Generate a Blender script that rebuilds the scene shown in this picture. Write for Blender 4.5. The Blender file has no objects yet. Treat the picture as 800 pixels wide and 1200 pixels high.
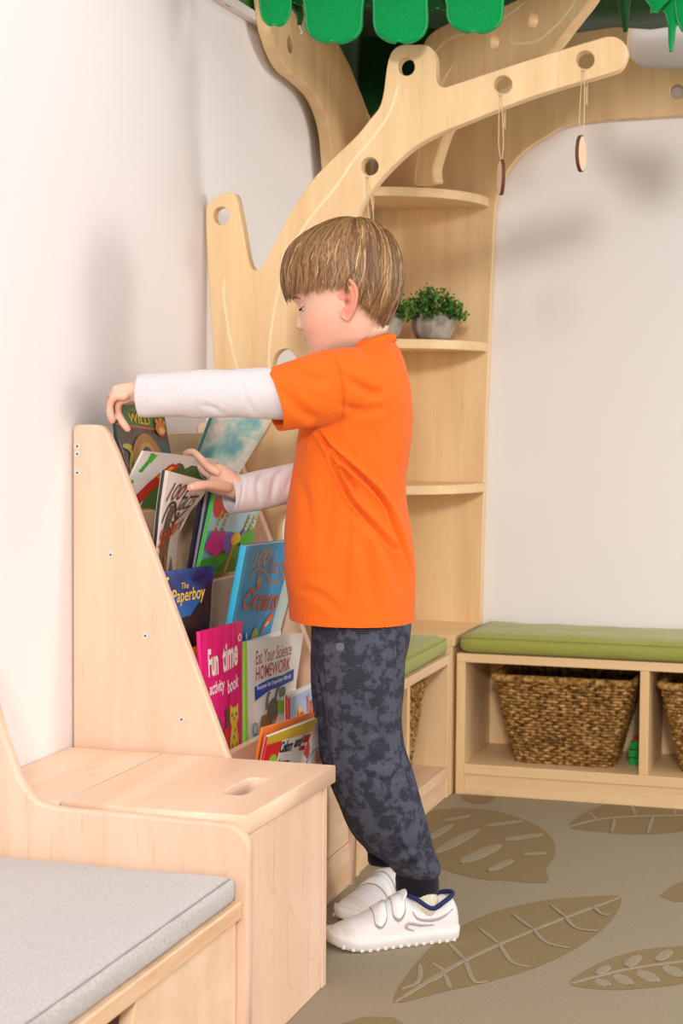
import bpy, bmesh, math, random
import numpy as np
from mathutils import Vector, Matrix, noise
from mathutils.bvhtree import BVHTree
random.seed(7)
C = bpy.context.scene.collection
scn = bpy.context.scene
V = Vector
PI = math.pi
# ------------------------------------------------------------------ camera
FPX = 2100.0
YAW, PITCH, ROLL = [math.radians(a) for a in (16.87, 3.34, 0.417)]
CAM = V((1.148, 0.0, 0.82))
_f = V((-math.sin(YAW), math.cos(YAW), 0)); _r = V((math.cos(YAW), math.sin(YAW), 0)); _u = V((0, 0, 1))
_f2 = _f*math.cos(PITCH) - _u*math.sin(PITCH); _u2 = _u*math.cos(PITCH) + _f*math.sin(PITCH)
RT = _r*math.cos(ROLL) + _u2*math.sin(ROLL); UP = _u2*math.cos(ROLL) - _r*math.sin(ROLL); FW = _f2
cam_d = bpy.data.cameras.new('camera'); cam = bpy.data.objects.new('camera', cam_d); C.objects.link(cam)
cam_d.sensor_fit = 'VERTICAL'; cam_d.sensor_height = 36.0; cam_d.sensor_width = 24.0
cam_d.lens = FPX/1200*36
cam_d.clip_start = 0.05
M3 = Matrix((RT, UP, -FW)).transposed()
cam.matrix_world = Matrix.Translation(CAM) @ M3.to_4x4()
cam_d.dof.use_dof = True; cam_d.dof.focus_distance = 2.6; cam_d.dof.aperture_fstop = 9.0
scn.camera = cam
# ------------------------------------------------------------------ light
scn.view_settings.view_transform = 'Standard'; scn.view_settings.look = 'None'
scn.view_settings.gamma = 1; scn.view_settings.exposure = -0.06
scn.view_settings.use_curve_mapping = False
w = bpy.data.worlds.new('world'); scn.world = w; w.use_nodes = True
w.node_tree.nodes['Background'].inputs[0].default_value = (1.0, 0.985, 0.975, 1)
w.node_tree.nodes['Background'].inputs[1].default_value = 1.24
def area(name, loc, target, size, power, col):
    l = bpy.data.lights.new(name, 'AREA'); l.shape = 'DISK'; l.size = size; l.energy = power; l.color = col
    o = bpy.data.objects.new(name, l); C.objects.link(o); o.location = loc
    o.rotation_euler = (V(target)-V(loc)).to_track_quat('-Z', 'Y').to_euler()
    return o
area('key_softbox', (2.35, -4.9, 2.80), (0.4, 2.8, 0.9), 0.80, 285, (1.0, 0.965, 0.925))
area('side_softbox', (4.2, 3.55, 1.30), (0.3, 2.6, 0.95), 0.95, 42, (1.0, 0.965, 0.93))

def ray(px, py): return FW + RT*((px-400)/FPX) - UP*((py-600)/FPX)
def at(px, py, x=None, y=None, z=None):
    d = ray(px, py)
    if x is not None: t = (x-CAM.x)/d.x
    elif y is not None: t = (y-CAM.y)/d.y
    else: t = (z-CAM.z)/d.z
    return CAM + d*t
def at_plane(px, py, p, n):
    d = ray(px, py); return CAM + d*((V(p)-CAM).dot(V(n))/d.dot(V(n)))
def topx(p):
    d = V(p)-CAM; k = d.dot(FW); return 400+FPX*d.dot(RT)/k, 600-FPX*d.dot(UP)/k

# ------------------------------------------------------------------ materials
def lin(c):
    return tuple(((v/255)/12.92 if v/255 <= .04045 else ((v/255+.055)/1.055)**2.4) for v in c) + (1.0,)
MATS = {}
def newmat(name, col=(128,128,128), rough=.6, spec=.5):
    m = bpy.data.materials.new(name); m.use_nodes = True
    b = m.node_tree.nodes['Principled BSDF']
    b.inputs['Base Color'].default_value = lin(col); b.inputs['Roughness'].default_value = rough
    b.inputs['Specular IOR Level'].default_value = spec
    return m, m.node_tree, b
def flat(name, col, rough=.5, spec=.4):
    if name in MATS: return MATS[name]
    m, nt, b = newmat(name, col, rough, spec)
    tc = nt.nodes.new('ShaderNodeTexCoord'); n = nt.nodes.new('ShaderNodeTexNoise'); n.inputs['Scale'].default_value = 60
    mx = nt.nodes.new('ShaderNodeMix'); mx.data_type = 'RGBA'; mx.blend_type = 'MULTIPLY'
    cr = nt.nodes.new('ShaderNodeValToRGB'); cr.color_ramp.elements[0].color = (.9,.9,.9,1); cr.color_ramp.elements[1].color = (1.05,1.05,1.05,1)
    nt.links.new(tc.outputs['Object'], n.inputs['Vector']); nt.links.new(n.outputs['Fac'], cr.inputs[0])
    mx.inputs[0].default_value = 1; mx.inputs[6].default_value = lin(col)
    nt.links.new(cr.outputs[0], mx.inputs[7]); nt.links.new(mx.outputs[2], b.inputs['Base Color'])
    MATS[name] = m; return m
def wood(name, c1, c2, c3, axis='Z', scale=1.0, rough=.42, flecks=True, figure=.0):
    """light timber: stretched noise grain along one axis, fine flecks, broad figure"""
    m, nt, b = newmat(name, c1, rough, .35)
    N = nt.nodes.new; L = nt.links.new
    tc = N('ShaderNodeTexCoord'); mp = N('ShaderNodeMapping')
    s = {'X': (1.2,14,14), 'Y': (14,1.2,14), 'Z': (14,14,1.2)}[axis]
    mp.inputs['Scale'].default_value = [v*scale for v in s]
    L(tc.outputs['Object'], mp.inputs['Vector'])
    n1 = N('ShaderNodeTexNoise'); n1.inputs['Scale'].default_value = 2.2; n1.inputs['Detail'].default_value = 5; n1.inputs['Distortion'].default_value = .6
    L(mp.outputs[0], n1.inputs['Vector'])
    cr = N('ShaderNodeValToRGB'); cr.color_ramp.elements[0].position = .32; cr.color_ramp.elements[0].color = lin(c2)
    cr.color_ramp.elements[1].position = .66; cr.color_ramp.elements[1].color = lin(c1)
    L(n1.outputs['Fac'], cr.inputs[0])
    mp2 = N('ShaderNodeMapping'); mp2.inputs['Scale'].default_value = [v*scale*5 for v in s]
    L(tc.outputs['Object'], mp2.inputs['Vector'])
    n2 = N('ShaderNodeTexNoise'); n2.inputs['Scale'].default_value = 2.0; n2.inputs['Detail'].default_value = 3
    L(mp2.outputs[0], n2.inputs['Vector'])
    cr2 = N('ShaderNodeValToRGB'); cr2.color_ramp.elements[0].position = .62 if flecks else .5; cr2.color_ramp.elements[0].color = (0,0,0,1)
    cr2.color_ramp.elements[1].position = .78; cr2.color_ramp.elements[1].color = (1,1,1,1)
    L(n2.outputs['Fac'], cr2.inputs[0])
    mx = N('ShaderNodeMix'); mx.data_type = 'RGBA'; mx.inputs[7].default_value = lin(c3)
    ml = N('ShaderNodeMath'); ml.operation = 'MULTIPLY'; ml.inputs[1].default_value = .55
    L(cr2.outputs[0], ml.inputs[0]); L(ml.outputs[0], mx.inputs[0]); L(cr.outputs[0], mx.inputs[6])
    out = mx.outputs[2]
    if figure:
        n3 = N('ShaderNodeTexNoise'); n3.inputs['Scale'].default_value = 7; n3.inputs['Detail'].default_value = 1; n3.inputs['Distortion'].default_value = 1.2
        mp3 = N('ShaderNodeMapping'); mp3.inputs['Scale'].default_value = (1,1,.55)
        L(tc.outputs['Object'], mp3.inputs['Vector']); L(mp3.outputs[0], n3.inputs['Vector'])
        mth = N('ShaderNodeMath'); mth.operation = 'MULTIPLY'; mth.inputs[1].default_value = 9; L(n3.outputs['Fac'], mth.inputs[0])
        fr = N('ShaderNodeMath'); fr.operation = 'FRACT'; L(mth.outputs[0], fr.inputs[0])
        c4 = N('ShaderNodeValToRGB'); c4.color_ramp.elements[0].position = .0; c4.color_ramp.elements[0].color = (1,1,1,1)
        c4.color_ramp.elements[1].position = .10; c4.color_ramp.elements[1].color = (0,0,0,1)
        L(fr.outputs[0], c4.inputs[0])
        m5 = N('ShaderNodeMath'); m5.operation = 'MULTIPLY'; m5.inputs[1].default_value = figure; L(c4.outputs[0], m5.inputs[0])
        mx2 = N('ShaderNodeMix'); mx2.data_type = 'RGBA'; mx2.inputs[7].default_value = lin(c3)
        L(m5.outputs[0], mx2.inputs[0]); L(out, mx2.inputs[6]); out = mx2.outputs[2]
    L(out, b.inputs['Base Color'])
    bp = N('ShaderNodeBump'); bp.inputs['Strength'].default_value = .06; bp.inputs['Distance'].default_value = .001
    L(n2.outputs['Fac'], bp.inputs['Height']); L(bp.outputs[0], b.inputs['Normal'])
    return m
def fabric(name, c1, c2, scale=300, rough=.9, bump=.3, sheen=.15, aniso=None):
    m, nt, b = newmat(name, c1, rough, .15); N = nt.nodes.new; L = nt.links.new
    tc = N('ShaderNodeTexCoord'); mp = N('ShaderNodeMapping')
    if aniso: mp.inputs['Scale'].default_value = aniso
    L(tc.outputs['Object'], mp.inputs['Vector'])
    n = N('ShaderNodeTexNoise'); n.inputs['Scale'].default_value = scale; n.inputs['Detail'].default_value = 3
    L(mp.outputs[0], n.inputs['Vector'])
    cr = N('ShaderNodeValToRGB'); cr.color_ramp.elements[0].position = .35; cr.color_ramp.elements[0].color = lin(c2)
    cr.color_ramp.elements[1].position = .65; cr.color_ramp.elements[1].color = lin(c1)
    L(n.outputs['Fac'], cr.inputs[0]); L(cr.outputs[0], b.inputs['Base Color'])
    bp = N('ShaderNodeBump'); bp.inputs['Strength'].default_value = bump; bp.inputs['Distance'].default_value = .0008
    L(n.outputs['Fac'], bp.inputs['Height']); L(bp.outputs[0], b.inputs['Normal'])
    b.inputs['Sheen Weight'].default_value = sheen
    return m
TREE = wood('pale_birch_laminate', (239,206,158), (228,190,140), (214,172,120), 'Z', 1.0)
TREEX = wood('pale_birch_laminate_across', (239,206,158), (229,192,143), (214,172,120), 'X', 1.0)
EDGE = wood('birch_edge_band', (240,208,172), (228,190,152), (205,160,122), 'Y', 1.5)
MAPLE = wood('clear_maple', (235,202,176), (228,191,163), (212,158,124), 'Z', .9)
MAPLEF = wood('figured_maple', (242,208,182), (234,194,166), (218,150,118), 'Z', .4, figure=.34)
MAPLEY = wood('maple_lid', (243,211,184), (235,197,165), (215,165,125), 'Y', .7)
MAPLEX = wood('maple_long_grain', (244,212,180), (235,196,158), (212,158,116), 'X', .7)
PLYEDGE = wood('maple_edge', (238,200,162), (226,180,138), (198,144,102), 'Y', 2)
GROOVE = flat('routed_groove', (246,222,180), .5)
SCREW = flat('screw_metal', (212,212,210), .3, .8)
DARKHOLE = flat('screw_recess', (60,70,76), .5)

# ------------------------------------------------------------------ mesh helpers
def new_bm(): return bmesh.new()
def add_box(bm, a, b):
    x0,y0,z0 = a; x1,y1,z1 = b
    vs = [bm.verts.new(p) for p in ((x0,y0,z0),(x1,y0,z0),(x1,y1,z0),(x0,y1,z0),(x0,y0,z1),(x1,y0,z1),(x1,y1,z1),(x0,y1,z1))]
    for f in ((0,3,2,1),(4,5,6,7),(0,1,5,4),(1,2,6,5),(2,3,7,6),(3,0,4,7)): bm.faces.new([vs[i] for i in f])
def add_tube(bm, pts, rad, n=8, cap=True):
    pts = [V(p) for p in pts]; rs = rad if isinstance(rad, (list,tuple)) else [rad]*len(pts)
    rings = []; up = None
    for i, p in enumerate(pts):
        t = (pts[min(i+1,len(pts)-1)] - pts[max(i-1,0)]).normalized()
        if up is None:
            up = V((0,0,1)) if abs(t.z) < .9 else V((1,0,0))
        a = t.cross(up).normalized(); b = a.cross(t).normalized(); up = b
        rings.append([bm.verts.new(p + (a*math.cos(2*PI*k/n) + b*math.sin(2*PI*k/n))*rs[i]) for k in range(n)])
    for r0, r1 in zip(rings, rings[1:]):
        for k in range(n): bm.faces.new((r0[k], r0[(k+1)%n], r1[(k+1)%n], r1[k]))
    if cap:
        bm.faces.new(list(reversed(rings[0]))); bm.faces.new(rings[-1])
def add_rings(bm, rings, cap=True):
    vr = [[bm.verts.new(p) for p in r] for r in rings]; n = len(vr[0])
    for r0, r1 in zip(vr, vr[1:]):
        for k in range(n): bm.faces.new((r0[k], r0[(k+1)%n], r1[(k+1)%n], r1[k]))
    if cap:
        bm.faces.new(list(reversed(vr[0]))); bm.faces.new(vr[-1])
def ell(c, ax, ay, n=24, ex=2.0):
    out = []
    for k in range(n):
        t = 2*PI*k/n; ct, st = math.cos(t), math.sin(t)
        out.append(V(c) + V(ax)*math.copysign(abs(ct)**(2/ex), ct) + V(ay)*math.copysign(abs(st)**(2/ex), st))
    return out
def smooth_path(pts, per=6, closed=False):
    P = [V(p) for p in pts]; n = len(P); out = []
    rng = range(n) if closed else range(n-1)
    for i in rng:
        p0 = P[(i-1)%n] if closed or i > 0 else P[0]; p1 = P[i]; p2 = P[(i+1)%n]
        p3 = P[(i+2)%n] if closed or i+2 < n else P[-1]
        for k in range(per):
            t = k/per
            out.append(.5*((2*p1)+(p2-p0)*t+(2*p0-5*p1+4*p2-p3)*t*t+(3*p1-p0-3*p2+p3)*t*t*t))
    if not closed: out.append(P[-1])
    return out
def obj(name, bm, m, parent=None, smooth=False, bevel=0, seg=2, sub=0, keep=False):
    me = bpy.data.meshes.new(name)
    bmesh.ops.recalc_face_normals(bm, faces=bm.faces)
    bm.to_mesh(me); bm.free()
    return objm(name, me, m, parent, smooth, bevel, seg, sub)
def objm(name, me, m, parent=None, smooth=False, bevel=0, seg=2, sub=0):
    o = bpy.data.objects.new(name, me); C.objects.link(o)
    if m: me.materials.clear(); me.materials.append(m)
    if smooth: me.polygons.foreach_set('use_smooth', [True]*len(me.polygons))
    if bevel:
        b = o.modifiers.new('bevel', 'BEVEL'); b.width = bevel; b.segments = seg; b.limit_method = 'ANGLE'; b.angle_limit = math.radians(35)
        b.harden_normals = True; me.polygons.foreach_set('use_smooth', [True]*len(me.polygons))
    if sub:
        s = o.modifiers.new('sub', 'SUBSURF'); s.levels = sub; s.render_levels = sub
    if parent is not None: o.parent = parent
    return o
SCR = bpy.data.scenes.new('scratch')
def evalmesh(o):
    for c_ in list(o.users_collection): c_.objects.unlink(o)
    SCR.collection.objects.link(o)
    with bpy.context.temp_override(scene=SCR, view_layer=SCR.view_layers[0]):
        dg = bpy.context.evaluated_depsgraph_get(); dg.update()
        return bpy.data.meshes.new_from_object(o.evaluated_get(dg))
def drop(o):
    d = o.data; bpy.data.objects.remove(o)
    if isinstance(d, bpy.types.Mesh): bpy.data.meshes.remove(d)
    elif isinstance(d, bpy.types.Curve): bpy.data.curves.remove(d)
def thing(name, label, cat, group=None, loc=(0,0,0)):
    o = bpy.data.objects.new(name, None); C.objects.link(o); o.empty_display_size = .05
    o.location = loc
    o['label'] = label; o['category'] = cat
    if group: o['group'] = group
    return o
def tag(o, label, cat, group=None):
    o['label'] = label; o['category'] = cat
    if group: o['group'] = group
    return o
def struct(name, bm, m, parent=None, **k):
    o = obj(name, bm, m, parent, **k); o['kind'] = 'structure'; return o
def box(name, a, b, m, parent=None, bevel=.0015):
    bm = new_bm(); add_box(bm, a, b); return obj(name, bm, m, parent, bevel=bevel)
def panel(name, outer, holes, origin, ax, ay, thick, m, parent, bevel=.002, edge=None):
    """flat board with real holes: outline points are 2-D (u,v); it lies in origin+u*ax+v*ay and is thick along ax x ay"""
    cu = bpy.data.curves.new('tmp', 'CURVE'); cu.dimensions = '2D'; cu.fill_mode = 'BOTH'
    for poly in [outer]+holes:
        s = cu.splines.new('POLY'); s.points.add(len(poly)-1); s.use_cyclic_u = True
        for i, p in enumerate(poly): s.points[i].co = (p[0], p[1], 0, 1)
    cu.extrude = thick/2-bevel; cu.bevel_depth = bevel; cu.bevel_resolution = 1; cu.offset = -bevel
    o = bpy.data.objects.new('tmp', cu); C.objects.link(o)
    me = evalmesh(o); drop(o)
    ax, ay = V(ax), V(ay); az = ax.cross(ay)
    mt = Matrix((ax, ay, az)).transposed().to_4x4(); mt.translation = V(origin)
    me.transform(mt)
    r = objm(name, me, m, parent)
    return r
def circ(cx, cy, rx, ry=None, n=28):
    ry = ry or rx
    return [(cx+rx*math.cos(2*PI*k/n), cy+ry*math.sin(2*PI*k/n)) for k in range(n)]
def strip(bm, pts, n, wd, th=.0006):
    """thin raised strip along pts lying on a plane with normal n"""
    pts = [V(p) for p in pts]; n = V(n).normalized(); prev = None; N_ = len(pts)
    for i, p in enumerate(pts):
        t = (pts[min(i+1,N_-1)]-pts[max(i-1,0)]).normalized(); s = t.cross(n).normalized()
        ww = wd*min(1, .25+min(i, N_-1-i)/3)
        q = [bm.verts.new(p+s*ww/2-n*.0004), bm.verts.new(p+s*ww/2*.7+n*th), bm.verts.new(p-s*ww/2*.7+n*th), bm.verts.new(p-s*ww/2-n*.0004)]
        if prev:
            for k in range(3): bm.faces.new((prev[k], prev[k+1], q[k+1], q[k]))
        prev = q
def poly_extrude(bm, pts, off):
    """closed polygon (3-D points) extruded by the vector off"""
    off = V(off); a = [bm.verts.new(p) for p in pts]; b = [bm.verts.new(V(p)+off) for p in pts]; n = len(pts)
    bm.faces.new(a); bm.faces.new(list(reversed(b)))
    for k in range(n): bm.faces.new((a[k], b[k], b[(k+1)%n], a[(k+1)%n]))

# ------------------------------------------------------------------ setting
def wall_mat(name, col):
    m, nt, b = newmat(name, col, .85, .2); N = nt.nodes.new; L = nt.links.new
    tc = N('ShaderNodeTexCoord'); n = N('ShaderNodeTexNoise'); n.inputs['Scale'].default_value = 220; n.inputs['Detail'].default_value = 4
    L(tc.outputs['Object'], n.inputs['Vector'])
    bp = N('ShaderNodeBump'); bp.inputs['Strength'].default_value = .08; bp.inputs['Distance'].default_value = .001
    L(n.outputs['Fac'], bp.inputs['Height']); L(bp.outputs[0], b.inputs['Normal'])
    return m
YB = 3.945
WALL = wall_mat('white_wall_paint', (240,234,233))
bm = new_bm(); add_box(bm, (-.12,-2.6,0), (0,YB+.12,2.7)); struct('wall_left', bm, WALL)
bm = new_bm(); add_box(bm, (0,YB,0), (4.6,YB+.12,2.7)); struct('wall_back', bm, WALL)
def carpet_mat(name, c1, c2):
    m, nt, b = newmat(name, c1, .95, .1); N = nt.nodes.new; L = nt.links.new
    tc = N('ShaderNodeTexCoord')
    n = N('ShaderNodeTexNoise'); n.inputs['Scale'].default_value = 420; n.inputs['Detail'].default_value = 2
    L(tc.outputs['Object'], n.inputs['Vector'])
    cr = N('ShaderNodeValToRGB'); cr.color_ramp.elements[0].position = .3; cr.color_ramp.elements[0].color = lin(c2)
    cr.color_ramp.elements[1].position = .7; cr.color_ramp.elements[1].color = lin(c1)
    L(n.outputs['Fac'], cr.inputs[0]); L(cr.outputs[0], b.inputs['Base Color'])
    bp = N('ShaderNodeBump'); bp.inputs['Strength'].default_value = .5; bp.inputs['Distance'].default_value = .002
    L(n.outputs['Fac'], bp.inputs['Height']); L(bp.outputs[0], b.inputs['Normal'])
    return m
CARPET = carpet_mat('taupe_carpet', (166,153,130), (146,133,110))
LEAFC = carpet_mat('olive_leaf_carpet', (148,130,96), (132,115,81))
bm = new_bm(); add_box(bm, (-.12,-2.6,-.05), (4.6,YB+.12,0)); floor = struct('floor', bm, CARPET)

def zpt(px, py, h=0): return at(px, py, z=h)
def leaf_motif(outline, mid, veins=(), bars=(), vw=.006):
    bm = new_bm()
    pts = [zpt(*p, 0) for p in outline]
    sm = smooth_path(pts, 5, True) if len(pts) > 6 else pts
    vs = [bm.verts.new(V((p.x,p.y,.0005))) for p in sm]; bm.faces.new(vs)
    o = obj('leaf_motif', bm, LEAFC, floor)
    bm = new_bm()
    cnt = [0]
    def st(p, wd):
        q = [zpt(*a, 0) for a in p]; q = smooth_path(q, 8); cnt[0] += 1
        strip(bm, [V((a.x,a.y,.0009+.00008*cnt[0])) for a in q], (0,0,1), wd, .0003)
    if mid: st(mid, vw*1.5)
    for v in veins: st(v, vw*1.25)
    for b_ in bars:
        st(b_[:-1], b_[-1]*1.45)
    if bm.faces: obj('leaf_vein', bm, CARPET, o)
    else: bm.free()
leaf_motif([(462,1174),(485,1132),(520,1098),(575,1070),(640,1055),(690,1051),(726,1051),(722,1070),(705,1090),(672,1113),(630,1133),(575,1150),(520,1162)],
    [(462,1175),(540,1128),(630,1088),(726,1052)],
    [[(500,1152),(520,1140),(505,1128)],[(520,1140),(528,1160)],[(470,1160),(490,1150),(492,1130)],[(545,1126),(555,1150),(572,1150)],[(545,1126),(525,1105)],
     [(585,1107),(600,1128),(622,1134)],[(585,1107),(560,1087)],[(625,1090),(640,1105),(668,1112)],[(625,1090),(600,1072)],[(662,1075),(675,1088),(700,1092)],[(662,1075),(645,1061)],[(695,1063),(705,1072),(716,1073)]])
leaf_motif([(640,1034),(600,1033),(550,1028),(505,1012),(480,990),(478,968),(500,952),(540,947),(590,953),(630,968),(648,985),(650,1002),(640,1018)],
    None, (), [[(500,985),(530,966),.014],[(510,1000),(560,972),.02],[(540,1012),(585,990),.024],[(520,962),(550,956),.012],[(570,968),(612,962),.016],[(590,985),(636,978),.02],[(612,1002),(640,1000),.014],[(572,1022),(600,1008),.016]])
leaf_motif([(666,969),(690,950),(725,940),(770,937),(830,943),(838,960),(800,974),(750,978),(705,975)],
    [(666,969),(720,958),(835,955)], [[(700,962),(690,952)],[(720,958),(716,976)],[(745,957),(738,941)],[(765,956),(758,977)],[(790,956),(790,938)],[(810,955),(800,974)]])
leaf_motif([(668,1153),(690,1135),(725,1120),(770,1111),(830,1110),(850,1130),(810,1150),(760,1158),(710,1160)],
    [(668,1153),(740,1135),(840,1122)], (), [[(700,1148),(712,1156),.014],[(722,1142),(738,1155),.016],[(750,1138),(768,1152),.018],[(780,1132),(798,1146),.018],[(700,1143),(712,1132),.012],[(735,1134),(748,1120),.014],[(770,1127),(785,1114),.014]])
leaf_motif([(772,1050),(790,1036),(830,1025),(850,1040),(820,1056),(790,1057)], None)
leaf_motif([(400,1200),(425,1192),(460,1192),(480,1204),(440,1215)], None)
leaf_motif([(540,932),(558,933),(580,934),(572,941),(556,942),(545,938),(541,934)], None)
bm = new_bm()
for p in ([(384,1105),(396,1078),(414,1050),(425,1032)],[(384,1060),(400,1062),(412,1052)],[(384,1080),(392,1084),(396,1078)],[(384,1045),(392,1040),(400,1044)]):
    q = smooth_path([zpt(*a) for a in p], 4); _k = globals().get('_k',0)+1; strip(bm, [V((a.x,a.y,.0006+.0001*_k)) for a in q], (0,0,1), .007, .0004)
obj('leaf_vein', bm, carpet_mat('pale_vein_carpet', (168,156,130), (146,134,108)), floor)

# ------------------------------------------------------------------ picture on the left wall (above the trunk)
pic = thing('wall_picture', 'green leafy picture panel with pale frame high on the left wall', 'picture', loc=(0,2.9,1.53))
def rel(o, parent):   # parent keeping world coordinates
    o.parent = parent; o.matrix_parent_inverse = Matrix.Translation(parent.location).inverted(); return o
m, nt, b = newmat('printed_foliage', (20,90,30), .5)
n = nt.nodes.new('ShaderNodeTexVoronoi'); n.inputs['Scale'].default_value = 120
cr = nt.nodes.new('ShaderNodeValToRGB'); cr.color_ramp.elements[0].color = lin((12,52,16)); cr.color_ramp.elements[1].color = lin((60,150,50))
tc = nt.nodes.new('ShaderNodeTexCoord'); nt.links.new(tc.outputs['Object'], n.inputs['Vector']); nt.links.new(n.outputs['Distance'], cr.inputs[0]); nt.links.new(cr.outputs[0], b.inputs['Base Color'])
rel(box('picture_sheet', (.002,2.3,1.545), (.012,3.3,1.95), m), pic)
FR = flat('pale_frame', (232,224,222), .5)
rel(box('frame_rail', (.001,2.28,1.53), (.02,3.31,1.547), FR), pic)
rel(box('frame_rail', (.001,2.28,1.95), (.02,3.31,1.967), FR), pic)
bm = new_bm(); 
pts = [at(px_,py_,x=.0125) for px_,py_ in circ(272,2,9,7,20)]
poly_extrude(bm, pts, (.001,0,0)); rel(obj('blue_badge', bm, flat('badge_blue', (40,150,200), .4)), pic)
bm = new_bm(); poly_extrude(bm, [at(px_,py_,x=.0138) for px_,py_ in circ(270,1,6,4,20)], (.001,0,0)); rel(obj('badge_centre', bm, flat('badge_white', (225,235,240), .4)), pic)

# ------------------------------------------------------------------ tree furniture
tree = thing('tree_shelf', 'tall pale birch tree shelf unit with branching cutout trunk in the corner', 'shelf unit', loc=(0,2.95,.34))
YT = 2.94   # front face of the trunk panel
def pl(pts, y): return [(lambda q: (q.x, q.z))(at(a, b_, y=y)) for a, b_ in pts]
out = [(262,803),(258,700),(256,600),(254,500),(250,420),(245,340),(242,290),(241,245),(247,237),(256,229),(264,226),(272,226),(277,231),(280,245),(285,270),(289,295),(292,308),(296,315),(302,316),(307,311),
       (314,299),(332,264),(348,236),(370,206),(396,180),(419,157.5),(434,139),(444,126),(449,109),(453,79),(457,64),(463,56),(472,52),(484,52),(497,52),(505,56),(510,65),(511,78),(511,90),(514,99),(521,102),(531,99),
       (600,76),(650,60.5),(700,45.5),(712,42.5),(722,43.5),(731,50),(735,60),(733,70),(728,79),(718,85),(675,97.5),(637,109),(600,122),(575,132),(548,143),(522,153),(500,164),(482,175),(462,193),(446,210),(433,226),(424,240),(417,260),(413,285),(412,330),
       (414,400),(417,480),(420,560),(420,640),(420,720),(419,803)]
out = pl(out, YT); out = [(p.x, p.y) for p in smooth_path([V((a,b_,0)) for a, b_ in out], 4, True)]
out = [(max(a,.004), b_) for a, b_ in out]
holes = [pl(circ(476,78,9.5,10.5), YT), pl(circ(433,195,10,10.5), YT), pl(circ(589,99,10.5,10.5), YT), pl(circ(685.5,70,10.5,10.5), YT), pl(circ(259,253,9.5,10.5), YT),
         pl(circ(334,430,15,21), YT), pl(circ(344,624,18,30), YT)]
rel(panel('trunk_panel', out, holes, (0,YT+.0125,0), (1,0,0), (0,0,1), .025, TREE, None), tree)
for L_ in ([(467,99),(462,117),(455,135),(445,150),(430,170),(415,187),(392,221),(370,247),(355,268),(341,294),(330,328),(322,360),(316,400),(315,428),(317,450)],
           [(263,324),(262,345),(265,370),(269,395),(276,425),(284,450),(290,470)]):
    bm = new_bm(); strip(bm, smooth_path([at(a,b_,y=YT) for a,b_ in L_], 4), (0,-1,0), .0062)
    rel(obj('carved_line', bm, GROOVE), tree)
# back panel on the back wall
YK = 3.92
o2 = [(420,803),(420,500),(425,200),(440,-60),(760,-60),(752,-25),(745,0),(738,25),(735,50),(737,64),(746,74),(760,79),(790,81),(860,83),(860,133),(800,134.5),(760,137),(700,141),(662,148),(640,160),(618,174),(600,192),(588,214),(580.5,240),(577,300),(573,400),(569,500),(565.5,620),(563,727),(562,800)]
o2 = [(max(a,.03),b_) for a,b_ in pl(o2, YK)]
h2 = [pl(circ(717,3,8,9), YK), pl(circ(793,107,8,8.5), YK), pl(circ(850,107,8,8.5), YK)]
sm = smooth_path([V((a,b_,0)) for a,b_ in o2[5:-2]], 4)
o2 = o2[:5]+[(p.x,p.y) for p in sm]+o2[-2:]
rel(panel('back_panel', o2, h2, (0,YK+.011,0), (1,0,0), (0,0,1), .022, TREE, None), tree)
# panel flat along the left wall, its near edge curving out
XL = .045
def pyz(pts, x): return [(q.y, q.z) for q in (at(a,b_,x=x) for a,b_ in pts)]
left = [(300,-60),(309,-20),(316,30),(320,45),(326,62),(337,82),(355,97),(370,112),(380,132),(386,155),(389,185),(392,230),(394,300),(396,400),(398,560),(400,700)]
rt_ = [(434,190),(434,139),(424,112),(410,77),(397,52),(388,25),(378,-10),(368,-60)]
lo = pyz(left, XL)
lo = [(p.x,p.y) for p in smooth_path([V((a,b_,0)) for a,b_ in lo], 5)]
ro = [(min(a,3.90),b_) for a,b_ in pyz(rt_, XL)]
lo_end = lo[-1]
o3 = lo + [(lo_end[0],.345),(3.90,.345)] + ro
hl = [[(at(340,52,x=XL).y+.016*math.cos(t), at(340,52,x=XL).z+.016*math.sin(t)) for t in [2*PI*k/24 for k in range(24)]]]
rel(panel('wall_side_panel', o3, hl, (XL-.0125,0,0), (0,1,0), (0,0,1), .025, TREE, None), tree)
# diagonal branch radiating from the corner, standing on the top shelf
n_ = V((1,1,0)).normalized(); p_ = V((0,3.90,0)); axd = V((1,-1,0)).normalized()
def pdg(pts): return [((lambda q: ((q-p_).dot(axd), q.z))(at_plane(a,b_,p_,n_))) for a,b_ in pts]
o4 = [(508,224),(512,200),(519,176),(527,155),(540,140),(570,120),(610,96),(634,76),(654,56),(668,38),(682,20),(693,6),(703,-12),(712,-40),(640,-40),(622,-8),(600,6),(575,12),(548,20),(525,31),(512,39),(503,50),(497,70),(485,95),(470,115),(455,135),(447,160),(445,190),(444,221)]
o4 = [(p.x,p.y) for p in smooth_path([V((a,b_,0)) for a,b_ in pdg(o4)], 3, True)]
o4 = [(a, max(b_, 1.287)) for a,b_ in o4]
hd = []
for c_ in ((585.5,50),(631,25)):
    u_, v_ = pdg([c_])[0]; hd.append(circ(u_, v_, .0155))
rel(panel('branch_panel', o4, hd, p_, axd, (0,0,1), .024, TREE, None), tree)
for L_ in ([(512,72),(515,63),(521,55),(528,49),(536,44.5),(550,40)],[(580,31),(590,24),(600,18),(612,10),(622,2)],[(536,77),(529,88),(522,100)],[(498,168),(494,195),(491,221)],
           [(602,46),(608,50.5),(617,51.5),(630,50),(641,45),(650,37),(659,29),(667,20),(674,11),(680,2)]):
    q = smooth_path([at_plane(a,b_,p_,n_) for a,b_ in L_], 4); bm = new_bm(); strip(bm, [v_ - n_*.0122 for v_ in q], -n_, .0062)
    rel(obj('carved_line', bm, GROOVE), tree)
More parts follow.
